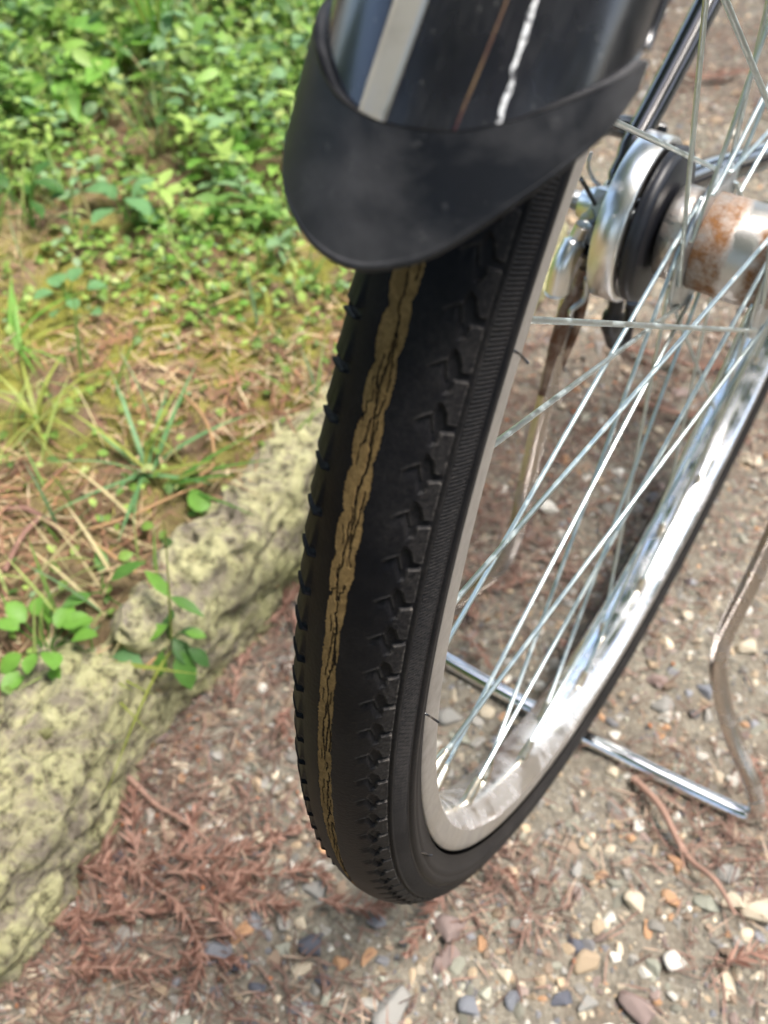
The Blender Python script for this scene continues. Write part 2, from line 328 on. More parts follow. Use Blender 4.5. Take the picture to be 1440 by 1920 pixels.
# tyre with real tread relief
PER = 2.005
th = np.concatenate([np.arange(-36, 30, .04), np.arange(30, 48, .08), np.arange(48, 125, .3), np.arange(125, 324, .8)])
ph = np.concatenate([np.arange(-119, -62, 3.), np.arange(-62, -20, .9), np.arange(-20, 20, .62), np.arange(20, 84, .9), np.arange(84, 119.5, 1.6)])
TH, PH = np.meshgrid(th, ph, indexing='ij')
MMT, MMP = 5.75, .323
def poly_sdf(u, v, poly):
    """signed distance (negative inside) in mm of points to polygon given in (offset deg, phi deg)"""
    P = np.array([(a*MMT, b*MMP) for b, a in poly]); d = np.full(u.shape, 1e9); ins = np.zeros(u.shape, bool); n_ = len(P)
    for i in range(n_):
        a, b = P[i], P[(i+1) % n_]; e = b-a; wx, wy = u-a[0], v-a[1]
        tt = np.clip((wx*e[0]+wy*e[1])/(e@e), 0, 1); d = np.minimum(d, (wx-tt*e[0])**2+(wy-tt*e[1])**2)
        c1 = (a[1] <= v) & (b[1] > v); c2 = (a[1] > v) & (b[1] <= v); cr_ = e[0]*wy-e[1]*wx
        ins ^= (c1 & (cr_ < 0)) | (c2 & (cr_ > 0)); 
    return np.where(ins, -1, 1)*np.sqrt(d)
def line_d(u, v, pts):
    P = np.array([(a*MMT, b*MMP) for b, a in pts]); d = np.full(u.shape, 1e9)
    for a, b in zip(P[:-1], P[1:]):
        e = b-a; wx, wy = u-a[0], v-a[1]; tt = np.clip((wx*e[0]+wy*e[1])/(e@e), 0, 1); d = np.minimum(d, (wx-tt*e[0])**2+(wy-tt*e[1])**2)
    return np.sqrt(d)
ss = lambda x, a, b: (lambda q: q*q*(3-2*q))(np.clip((x-a)/(b-a), 0, 1))
block = [(46.0, 0), (55.2, 0), (55.2, 1.66), (48.5, 1.60), (45.4, 1.05), (40, .80), (33.5, .66), (40, .56), (45, .40)]
chev = [(26.5, 1.58), (32, 1.36), (36.6, 1.24), (38.4, 1.55), (40.5, 1.92)]
db = None; hh = np.zeros(TH.shape); dust = np.zeros(TH.shape)
for side in (1, -1):
    P_ = side*PH; sel = P_ > 18
    w = (TH - (.45 if side > 0 else .45+PER*.52)) % PER
    u = w*MMT; v_ = P_*MMP
    db = np.minimum.reduce([poly_sdf(u, v_, block), poly_sdf(u-PER*MMT, v_, block), poly_sdf(u+PER*MMT, v_, block)])
    dc = np.minimum.reduce([line_d(u, v_, chev), line_d(u-PER*MMT, v_, chev), line_d(u+PER*MMT, v_, chev)])
    Pq = v_/MMP
    # valley between the slick crown and the shoulder lugs
    wob = 2.2*np.sin(2*np.pi*(w/PER-.05))
    valley = ss(Pq, 36+wob, 41.5+wob)*(1-ss(Pq, 57, 60))
    dep = .85
    h = -dep*valley*ss(db, -.05, .38)
    # chevron step: raised lip with a scooped hollow below
    h = h + .26*np.exp(-(dc/.24)**2)*ss(Pq, 24, 30)
    wl = (w-1.24) % PER; yl = np.where(Pq < 36.6, (36.6-Pq)*.034, (Pq-36.6)*.17); inside = ss(wl-yl, 0, .05)*(1-ss(wl-yl, .05, .62))*ss(Pq, 26.5, 31)*(1-ss(Pq, 39, 42)); h = h-.55*inside
    h = h + .10*np.exp(-(db/.30)**2)*(Pq > 42)
    # serrated band with its border ribs
    ser = ss(P_, 60.5, 62)*(1-ss(P_, 76.5, 78)); slant = (P_-69)*.006
    fad = 1-.75*ss(TH, -6, 6)
    h = h + ser*(.20*fad*np.sign(np.sin(2*np.pi*(TH+slant)/.1823))*np.minimum(1, 1.8*np.abs(np.sin(2*np.pi*(TH+slant)/.1823)))-.12)
    h = h - .55*np.exp(-((P_-80.5)/1.4)**2) + .18*np.exp(-((P_-59)/1.0)**2) + .22*np.exp(-((P_-86)/2.0)**2) - .35*np.exp(-((P_-93)/1.5)**2) + .2*np.exp(-((P_-99)/2.5)**2)
    if side < 0:
        slot = ss(w, 1.60, 1.66)*(1-ss(w, 1.92, 1.98)); h2 = -.75*ss(P_, 28.5+1.5*np.sin(w*2), 31)*slot+1.5*ss(P_, 28, 33)*(w/PER)**1.3*(1-slot)-.35*ss(P_, 31, 40)*ss(w, .2, 1.5)-.45*np.exp(-((P_-30.5)/.9)**2)*ss(w, 1.35, 1.5)*(1-ss(w, 1.9, 2.))
        h = np.where(P_ < 58, h2, h)
    hh = np.where(sel, h, hh)
    if side < 0: dc = dc+9; db = np.where(P_ > 33, -.5, 9.)
    dd = .42*np.exp(-(dc/.34)**2)*(Pq > 25) + .14*(db < .1)*(Pq > 42)*(1+.9*vnoise(TH*9, PH*.5)) + .22*np.exp(-((P_-59)/1.6)**2) + .25*ser*(np.sin(2*np.pi*(TH+slant)/.1823) > 0) + .16*ss(P_, 84, 90) + (.60*np.exp(-(db/.20)**2)*(Pq > 44)+.30*np.exp(-((Pq-54.6)/.7)**2)*(db < .1))*np.clip(.55+1.1*vnoise(TH*7, PH*.35, seed=8), .1, 1.3)
    dust = np.where(sel, dd*(.75+.5*ss(TH, -20, 0)), dust)
# worn-through casing strip
rs = np.random.default_rng(5)
tn = np.arange(-40, 60, .10); jag = lambda s, a: np.interp(TH, tn, np.random.default_rng(s).normal(0, a, len(tn)))
low = ss(TH, -18, -13); bl = np.sqrt(np.abs(np.sin(np.pi*(TH+19.55)/PER))+.02); br = np.sqrt(np.abs(np.sin(np.pi*(TH+19.90)/PER))+.02)
taper = 1-.62*ss(TH, -2, 14)-.38*ss(TH, 14, 24)
eL = -((6.6+4.4*bl)*(1-low)+(7.3+1.4*bl)*low)*taper + jag(1, .26) + .5*ss(TH, 2, 8)
eR = ((6.5+2.8*br)*(1-low)+(4.5+1.4*br)*low)*taper + jag(2, .26)
hh = hh + .05*fbm(TH*14, PH*.8, o=3, seed=33)*(np.abs(PH) > 38)*(np.abs(PH) < 60)
worn = (PH > eL) & (PH < eR) & (TH < 23)
dedge = np.minimum(PH-eL, eR-PH)
crack = np.zeros(TH.shape)
ctn = np.arange(-40, 60, .11)
for j, (cen, w0, thr) in enumerate([(1.2, .80, -.45), (-2.2, .62, -.10), (4.0, .58, .0), (-5.2, .45, .25)]):
    r3 = np.random.default_rng(50+j); steps = np.repeat(r3.normal(0, .55, len(ctn)//5+1), 5)[:len(ctn)]+r3.normal(0, .20, len(ctn))
    path = (cen+1.3*np.sin(ctn*1.35+j*2.1)+1.25*steps); gate = np.repeat(r3.normal(0, .5, len(ctn)//8+1), 8)[:len(ctn)]
    if j == 0: gate = gate+.6*(ctn < -22)
    if j in (1, 3): gate = gate-.9*(ctn < -27)+.3*(ctn > -14)
    pj = np.interp(TH, ctn, path)*np.clip(taper*1.25, .3, 1)*(1-.25*low); gj = np.interp(TH, ctn, gate)
    wd = w0*(1+.5*np.interp(TH, ctn, r3.normal(0, .6, len(ctn))))
    crack = np.maximum(crack, np.exp(-((PH-pj)/np.maximum(.16, wd))**2)*ss(gj, thr, thr+.15))
crack = crack*worn; 
hh = hh - worn*(.16*ss(dedge, -.1, .6)+.50*crack) + .012*fbm(TH*6, PH*.6, o=3, seed=21)*(np.abs(PH) < 35)
TRm, RCm = .0185, .3145
x_ = TRm*np.sin(np.radians(PH)); r_ = RCm+TRm*np.cos(np.radians(PH))
side_t = ss(np.abs(PH), 78, 119)       # lower sidewall closes on the rim
x_ = x_*(1-side_t)+np.sign(PH)*(.0185*(1-side_t)+.0148*side_t)*side_t
x_ = x_+np.sin(np.radians(PH))*hh*.001; r_ = r_+np.cos(np.radians(PH))*hh*.001
tc, ts = np.cos(np.radians(TH)), np.sin(np.radians(TH))
V = np.stack([x_, -r_*tc, H-r_*ts], -1).reshape(-1,3); F = grid_faces(len(th), len(ph), cu=True)
wf = worn.reshape(-1)[F].all(1)
me = make_mesh('tyre', V, F[~wf], M['tyre'], attrs={'dust': dust})
tyre = obj('tyre', me, bike); tyre['label'] = 'black tyre worn slick in the middle with lugs left on its shoulders'
F2 = F[wf]; idx, inv = np.unique(F2, return_inverse=True)
strip = obj('worn_strip', make_mesh('worn_strip', V[idx], inv.reshape(F2.shape), M['worn'], attrs={'crack': crack.reshape(-1)[idx]}), tyre)
strip['label'] = 'wavy brown cracked strip of casing showing through the tread'
for pts, lab in (([(0.0152, -0.2767, 0.4829), (0.0175, -0.2791, 0.4855), (0.0180, -0.2765, 0.4829), (0.0185, -0.2722, 0.4774)], 'thin black rubber hair sticking out over the rim near the mudguard'), ([(0.0150, -0.3082, 0.3791), (0.0178, -0.3099, 0.3831), (0.0182, -0.3079, 0.3791), (0.0182, -0.3027, 0.3680)], 'thin black rubber hair lying across the rim lower down'), ([(0.0172, -0.3099, 0.2898), (0.0185, -0.3085, 0.2882), (0.0180, -0.3011, 0.2699)], 'short rubber hair on the lower sidewall')):
    o = tube('rubber_hair', pts, .00035, M['black'], tyre, 6); o['label'] = lab

# rim
rp = [(.0100,.3030),(.0125,.3042),(.0136,.3044),(.0142,.3036),(.0143,.3010),(.0141,.2962),(.0138,.2945),(.0130,.2935),(.0115,.2926),(.0085,.2905),(.0055,.2888),(.0025,.2880)]
rp = rp+[(-x, r) for x, r in rp[::-1]]
inner = rp[6:-6]; 
sideR = rp[:7]; sideL = rp[-7:]
rim = lathe('rim', inner, M['rim_chrome'], bike, 360)
sw = merge([lathe_x(sideR, 360), lathe_x(sideL, 360)]); o = obj('rim_sidewall', make_mesh('rim_sidewall', *sw, M['rim_side']), rim); o['label'] = 'dull brown grey flat side walls of the chrome rim'
o = lathe('rim_well', [(-.0136,.3035),(-.010,.2965),(0,.2925),(.010,.2965),(.0136,.3035)], M['zinc'], rim, 240)

# spokes laced to two flanges, nipples in the rim
XL, XR, RF, PHI0, CR = .0134, .0252, .0325, 33.54, 67.3
for k in range(36):
    phd = PHI0+10*k; right = k % 2 == 0; s_ = (1 if (k//2) % 2 else -1)
    a, b = R(phd), R(phd+s_*CR); x = XR if right else -XL; x += .0022*s_
    p0 = np.array([.0030*(1 if right else -1), -.2855*math.cos(a), H-.2855*math.sin(a)]); p1 = np.array([x, -RF*math.cos(b), H-RF*math.sin(b)])
    d = (p1-p0)/np.linalg.norm(p1-p0); hook = p1+np.array([-.0035*s_, 0, 0])
    tube('spoke', [p0, p0+(p1-p0)*.5, p1-d*.003, p1, hook], .00102, M['spoke_steel'], bike, 8)
    V1 = tube_vf([p0-d*.006, p0+d*.002, p0+d*.0095, p0+d*.0105], [.0028, .0026, .0021, .0015], 8)
    obj('spoke_nipple', make_mesh('spoke_nipple', *V1, M['nipple']), rim)
# spare eyelets round the rim well
# hub
hub = lathe('hub', [(-.030,.006),(-.030,.021),(-.0290,.0225),(-.0165,.0225),(-.0160,.0205),(-.0125,.0205),(-.0120,.0232),(.000,.0236),(.012,.0236),(.020,.0228),(.0255,.0215),(.030,.0200),(.030,.006)], M['hub_rust'], bike, 96)
hub['label'] = 'rusty chrome hub shell'
for x in (-XL, XR):
    V1 = lathe_x([(x-.0012,.018),(x-.0012,.0350),(x-.0006,.0362),(x+.0006,.0362),(x+.0012,.0350),(x+.0012,.018)], 72); obj('hub_flange', make_mesh('hub_flange', *V1, M['zinc']), hub)
o = obj('axle', make_mesh('axle', *tube_vf([(-.086,0,H),(.078,0,H)], .0047, 12), M['zinc']), hub)

# mudguard: arched section swept round the wheel
def guard_pt(a, t, off=0., x0=.0285, r0=.332, h=.021):
    a = np.radians(a); t = np.radians(t); r = r0+(h+off)*np.cos(a); return np.stack([(x0+off)*np.sin(a), -r*np.cos(t), H-r*np.sin(t)], -1)
def shell(name, A, T, off, thick, mat, parent):
    """closed shell over the (A, T) grid"""
    top = guard_pt(A, T, off); bot = guard_pt(A, T, off-thick); nu, nv = A.shape
    V = np.vstack([top.reshape(-1,3), bot.reshape(-1,3)]); F = grid_faces(nu, nv); N_ = nu*nv; Fb = F[:, ::-1]+N_
    ring = [i*nv for i in range(nu)] + [(nu-1)*nv+j for j in range(1, nv)] + [i*nv+nv-1 for i in range(nu-2, -1, -1)] + [j for j in range(nv-2, 0, -1)]
    E_ = [[a, b, b+N_, a+N_] for a, b in zip(ring, ring[1:]+ring[:1])]
    return obj(name, make_mesh(name, V, np.vstack([F, Fb, E_]), mat), parent)
LOP = np.array([(-98,-33.2),(-75,-32.4),(-55,-31.3),(-38,-30.15),(-20,-29.42),(0,-29.18),(22,-29.95),(43,-31.65),(66,-33.9),(84,-35.5),(98,-36.4)])
ag = np.linspace(-97, 97, 70); tq = np.linspace(0, 1, 200)[None]; A = np.broadcast_to(ag[:,None], (70, 200)); T = (np.interp(ag, LOP[:,0], LOP[:,1])-.6)[:,None]*(1-tq)-165*tq
guard = shell('mudguard', A, T, 0, .0008, M['guard'], bike); guard['label'] = 'glossy black rear mudguard with a silver pinstripe, a cream band and a painted-in pink reflection, scratched near its end'
# rolled edge
for sg in (-1, 1):
    T1 = np.linspace(-35 if sg < 0 else -37.0, -165, 200); V1 = tube_vf(guard_pt(np.full(200, 97.*sg), T1), .0011, 6); obj('rolled_edge', make_mesh('rolled_edge', *V1, M['guard']), guard)
def band_strip(name, aL, aR, t0, t1, mat, n=120, off=.00035, wob=0):
    T1 = np.linspace(t0, t1, n); aL = np.interp(T1, [-60, -36, -33], aL)+wob*rng.normal(size=n); aR = np.interp(T1, [-60, -36, -33], aR)+wob*rng.normal(size=n)
    U, _ = np.meshgrid(np.linspace(0, 1, 6), T1, indexing='ij'); A = aL[None]*(1-U)+aR[None]*U
    return shell(name, A, np.broadcast_to(T1, A.shape), off, .0005, mat, guard)
band_strip('cream_band', (-13.5, -13.5, -15.5), (-1, -1.0, -4.0), -32, -160, M['stripe'])  # flat cream band running along the guard
band_strip('silver_pinstripe', (31, 31.5, 33.5), (33.2, 33.6, 35.5), -33, -160, M['flaky'], 500, wob=.55)
band_strip('pink_reflection', (23.4, 23.3, 19.7), (24.2, 24.2, 20.6), -32, -160, M['pink'])  # pink-gold reflection in the guard, painted on as a thin streak
# rubber flap over the mudguard end
lo = np.array([(-90,-32.9),(-75,-32.3),(-63,-31.9),(-55,-31.3),(-45,-30.6),(-38,-30.15),(-27.5,-29.72),(-20,-29.42),(-9,-29.2),(0,-29.18),(7,-29.32),(22,-29.95),(32,-30.75),(43,-31.75),(59,-33.1),(66,-33.75),(75,-34.4),(84,-35.3),(90,-36.1)])
hi = np.array([(-90,-36.4),(-70,-35.6),(-52,-34.6),(-39,-33.95),(-31,-33.5),(-20,-33.1),(-6,-32.88),(9,-32.97),(22,-33.2),(37,-33.85),(52,-34.65),(62,-35.2),(76,-35.9),(90,-36.7)])
an = np.linspace(-90, 90, 140)
sm = lambda y: np.convolve(np.pad(y, 4, 'edge'), np.ones(9)/9, 'valid')
lo_i, hi_i = sm(np.interp(an, lo[:,0], lo[:,1])), sm(np.interp(an, hi[:,0], hi[:,1]))
w = np.linspace(0, 1, 46); A = np.broadcast_to(an[:,None], (140, 46)); T = lo_i[:,None]*(1-w)+hi_i[:,None]*w
flap = shell('mud_flap', A, T, .0021, .0026, M['flap'], guard); flap['label'] = 'dusty black rubber flap capping the mudguard end'
V1 = tube_vf(guard_pt(an, lo_i+.05, .0011), .00110, 10); obj('flap_lip', make_mesh('flap_lip', *V1, M['flap']), flap) if False else None
o = obj('flap_lip', make_mesh('flap_lip', *V1, M['flap']), guard)

# frame stays
def stay(name, pts, rad, mat=M['black']): return tube(name, pts, rad, mat, bike, 18, smooth=6)
stay('seat_stay', [(-.066,.006,.350),(-.0655,.020,.361),(-.064,.07,.392),(-.060,.20,.482),(-.045,.36,.600)], [.0030]*4+[.0045]*3+list(np.linspace(.0062,.0080,18)))
stay('seat_stay', [(.066,.006,.350),(.0655,.020,.361),(.064,.07,.392),(.060,.20,.482),(.045,.36,.600)], [.0030]*4+[.0045]*3+list(np.linspace(.0062,.0080,18)))
stay('chain_stay', [(-.060,.0,.343),(-.056,.03,.338),(-.044,.10,.322),(-.024,.20,.300),(-.020,.40,.27)], .0085)
stay('chain_stay', [(.066,.0,.343),(.062,.03,.338),(.050,.10,.322),(.034,.20,.300),(.030,.40,.27)], .0085)
brake = lathe('brake_drum', [(-.0400,.006),(-.0400,.0360),(-.0390,.0378),(-.036,.0382),(-.0335,.0375),(-.0325,.0340),(-.0320,.006)], M['plastic'], bike, 72); brake['label'] = 'black drum of the band brake beside the hub'
o = lathe('brake_band', [(-.0548,.030),(-.0548,.0395),(-.0540,.0408),(-.0420,.0408),(-.0410,.0398),(-.0410,.0365),(-.0418,.0360),(-.0540,.0360)], M['band_chrome'], brake, 96); o['label'] = 'wide polished metal band round the drum'
lathe('brake_backplate', [(-.0560,.006),(-.0560,.034),(-.0545,.037),(-.0530,.0370),(-.0530,.006)], M['stand_chrome'], brake, 72)
cc = np.array((-0.0600, -0.0085, 0.3461))
o = obj('cable_clamp', make_mesh('cable_clamp', *box_vf(cc, frame(-.35), (.0078, .0065, .0140), .15), M['zinc']), brake)
bd = np.array((-0.0665, -0.0125, 0.3449))-np.array((-0.0580, -0.0126, 0.3519)); bd /= np.linalg.norm(bd); b0 = np.array((-0.0625, -0.0111, 0.3479))
o = obj('clamp_bolt', make_mesh('clamp_bolt', *merge([tube_vf([b0, b0+bd*.0035, b0+bd*.004], [.0058,.0058,.0048], 6), tube_vf([b0+bd*.003, b0+bd*.0085, b0+bd*.0095], [.0040,.0040,.0030], 14)]), M['zinc']), brake)
ar = [(-0.0660, -0.0211, 0.3473), (-0.0680, -0.0241, 0.3378), (-0.0690, -0.0315, 0.3294), (-0.0700, -0.0329, 0.3140)]
tube('brake_arm', ar, [.0055]*6+[.0082]*6+[.0085]*7, M['band_chrome'], brake, 20, flat=(1,.7), smooth=6)
tube('brake_cable', [(-0.0680, -0.0301, 0.3753), (-0.0670, -0.0243, 0.3686), (-0.0660, -0.0139, 0.3563), (-0.0640, -0.0100, 0.3503)], .0012, M['black'], brake, 8, smooth=4)
tube('brake_spring', [(-0.0720, -0.0111, 0.3784), (-0.0720, -0.0118, 0.3720), (-0.0710, -0.0051, 0.3620), (-0.0690, 0.0035, 0.3535), (-0.0670, 0.0021, 0.3490)], .0010, M['zinc'], brake, 8, smooth=5)
tube('cable_boot', [(-0.0480, -0.0029, 0.3039), (-0.0480, -0.0027, 0.2900), (-0.0490, 0.0001, 0.2782), (-0.0490, 0.0116, 0.2600)], [.0040]*7+[.0058]*6+[.0050]*6, M['plastic'], brake, 14, smooth=6)
tube('cable_stop', [(-0.0460, 0.0185, 0.2844), (-0.0460, 0.0214, 0.2660), (-0.0460, 0.0213, 0.2523)], .0034, M['plastic'], brake, 14, smooth=6)
for x0, x1, r_ in ((-.0665,-.0715,.0098),(.0665,.0715,.0098)):
    s_ = 1 if x1 > x0 else -1; o = obj('axle_nut', make_mesh('axle_nut', *tube_vf([(x0,0,H),(x1,0,H),(x1+s_*.0015,0,H),(x1+s_*.005,0,H),(x1+s_*.0062,0,H)], [r_, r_, .0082, .0078, .0045], 12), M['band_chrome']), hub)
o = tube('dropout_cap', [(-0.0660, 0.0309, 0.3497), (-0.0670, 0.0255, 0.3473), (-0.0675, 0.0176, 0.3451), (-0.0680, 0.0130, 0.3431)], [.0042,.0055,.0062,.0035], M['band_chrome'], bike, 16)
tube('dropout_plate', [(-0.0655, 0.0239, 0.3509), (-0.0660, -0.0021, 0.3370), (-0.0660, -0.0175, 0.3271)], [.006,.010,.009], M['plastic'], bike, 16, flat=(1,.28))
st1 = [(-0.0655, -0.0084, 0.3155), (-0.0680, -0.0111, 0.3002), (-0.0700, -0.0165, 0.2848), (-0.0715, -0.0205, 0.2630), (-0.0725, -0.0240, 0.2377)]
o = tube('stand_bracket', st1, [.0062]*5+[.0072]*7+[.0065]*6+[.0052]*7, M['rusty'], bike, 14, flat=(1,.6), smooth=6); o['label'] = 'rusty bracket at the top of the stand leg'
tube('stand_bracket', [(-0.0620, -0.0144, 0.3073), (-0.0630, -0.0127, 0.2887), (-0.0650, -0.0160, 0.2702), (-0.0680, -0.0184, 0.2534)], .0026, M['rusty'], bike, 12, smooth=6)
tube('stand_spring', [(-0.0600, -0.0213, 0.3188), (-0.0600, -0.0189, 0.3042), (-0.0640, -0.0252, 0.2981), (-0.0660, -0.0100, 0.2749)], .0014, M['zinc'], bike, 8, smooth=5)
tube('stay_bracket', [(-0.1120, 0.0683, 0.3521), (-0.1000, 0.0918, 0.3415), (-0.0850, 0.1364, 0.3203)], .0042, M['black'], bike, 14)
tube('stay_bracket', [(-0.1100, 0.0702, 0.3438), (-0.1000, 0.0949, 0.3337), (-0.0880, 0.1241, 0.3186)], .0030, M['black'], bike, 14)

# kickstand: wire loop hung from the axle, feet flared out
zz = [(.070,-.002,.345),(.0705,-.010,.300),(.071,-.030,.200),(.0700,-.040,.155),(.0698,-.0455,.130),(.0735,-.0510,.108),(.0835,-.0555,.086),(.100,-.062,.060),(.122,-.069,.026),(.1335,-.0715,.0115)]
zz = zz[:-2]+[(.117,-.067,.040),(.1265,-.0700,.0245),(.1305,-.0718,.0145),(.1285,-.0732,.0078),(.1200,-.0740,.0058),(.1080,-.0746,.0056),(.090,-.0756,.0056)]
loop = smooth_path([(-x, y, z) for x, y, z in zz]+[(-.06,-.0768,.0056),(0,-.078,.0056),(.06,-.0768,.0056)]+zz[::-1], 8)
i0 = 8*(len(zz)-6); i1 = len(loop)-1-i0
ks = tube('kickstand', loop[i0:i1+1], .0054, M['stand_foot_chrome'], bike, 14); ks['label'] = 'chrome wire stand with two legs and a bar on the gravel'
for lg in (loop[:i0+1], loop[i1:]): tube('stand_leg', lg, .00536, M['stand_chrome'], ks, 14)

# ------------------------------------------------------------------ gravel, pebbles
def ico(sub):
    t = (1+5**.5)/2; V = [(-1,t,0),(1,t,0),(-1,-t,0),(1,-t,0),(0,-1,t),(0,1,t),(0,-1,-t),(0,1,-t),(t,0,-1),(t,0,1),(-t,0,-1),(-t,0,1)]
    F = [(0,11,5),(0,5,1),(0,1,7),(0,7,10),(0,10,11),(1,5,9),(5,11,4),(11,10,2),(10,7,6),(7,1,8),(3,9,4),(3,4,2),(3,2,6),(3,6,8),(3,8,9),(4,9,5),(2,4,11),(6,2,10),(8,6,7),(9,8,1)]
    V = [np.array(v)/np.linalg.norm(v) for v in V]
    for _ in range(sub):
        c = {}; NF = []
        def mid(a, b):
            k = (min(a,b), max(a,b))
            if k not in c: q = V[a]+V[b]; V.append(q/np.linalg.norm(q)); c[k] = len(V)-1
            return c[k]
        for a, b, d in F:
            x, y, z = mid(a,b), mid(b,d), mid(d,a); NF += [(a,x,z),(b,y,x),(d,z,y),(x,y,z)]
        F = NF
    return np.array(V), np.array(F)
def rotmats(n, r, flat=1.):
    yaw = r.uniform(0, 2*np.pi, n); tx = r.normal(0, .35*flat, n); ty = r.normal(0, .35*flat, n)
    c, s = np.cos(yaw), np.sin(yaw); Z_ = np.zeros(n); O = np.ones(n)
    Rz = np.stack([np.stack([c,-s,Z_],-1), np.stack([s,c,Z_],-1), np.stack([Z_,Z_,O],-1)], 1)
    c, s = np.cos(tx), np.sin(tx); Rx = np.stack([np.stack([O,Z_,Z_],-1), np.stack([Z_,c,-s],-1), np.stack([Z_,s,c],-1)], 1)
    c, s = np.cos(ty), np.sin(ty); Ry = np.stack([np.stack([c,Z_,s],-1), np.stack([Z_,O,Z_],-1), np.stack([-s,Z_,c],-1)], 1)
    return Rz@Rx@Ry
def stones_np(pos, size, sub, r, planes=6):
    V0, F0 = ico(sub); n = len(pos); P = np.broadcast_to(V0, (n,)+V0.shape).copy()
    for i in range(planes):
        nn = r.normal(size=(n,3)); nn /= np.linalg.norm(nn, axis=1)[:,None]; cc = r.uniform(.34, .70, n)
        s = np.maximum(0, np.einsum('nvk,nk->nv', P, nn)-cc[:,None]); P -= s[...,None]*nn[:,None]
    sc = np.stack([r.uniform(.85, 1.45, n), r.uniform(.75, 1.1, n), r.uniform(.45, .8, n)], -1)*size[:,None]
    P = P*sc[:,None]; P = np.einsum('nij,nvj->nvi', rotmats(n, r), P)+pos[:,None]
    F = F0[None]+(np.arange(n)*len(V0))[:,None,None]
    return P.reshape(-1,3), F.reshape(-1,3), len(V0)
pal = np.array([PC[k] for k in ('white','cream','tan','orange','grey','bluegrey','slate','mauve','brown','greenish')])
pw = np.array([.08,.13,.14,.03,.24,.07,.02,.09,.10,.12]); pw /= pw.sum()
rg = np.random.default_rng(3)
def in_view(x, y, m_=.06):
    # band of ground the photograph looks at, with a generous margin
    return (y > -.55) & (x < .42) & (x > kerb_x(y)-.01)
def scatter(n, y0=-.62, y1=1.55, x1=.42, power=1.5):
    y = y0+(y1-y0)*rg.uniform(0, 1, n)**power; x0 = kerb_x(y); x = x0+(x1-x0)*rg.uniform(0, 1, n); return x, y
for (nm, N, s0, s1, sub, lab) in [('fine_gravel', 40000, .0010, .0028, 0, 'fine sandy gravel grains covering the path'), ('gravel', 13500, .0022, .0062, 1, 'mixed brown and grey gravel covering the path')]:
    x, y = scatter(N); size = s0+(s1-s0)*rg.uniform(0, 1, N)**1.8
    z = ground_z(x, y)+size*rg.uniform(-.30, .22, N)
    V, F, nv = stones_np(np.stack([x, y, z], -1), size, sub, rg, 4 if sub == 0 else 6)
    c = pal[rg.choice(len(pal), N, p=pw)]*rg.uniform(.45, 1.25, (N,1)); c = np.repeat(c, nv, 0)
    o = obj(nm, make_mesh(nm, V, F, M['pebble'], smooth=False, cols=c)); tag(o, lab, 'gravel', kind='stuff')
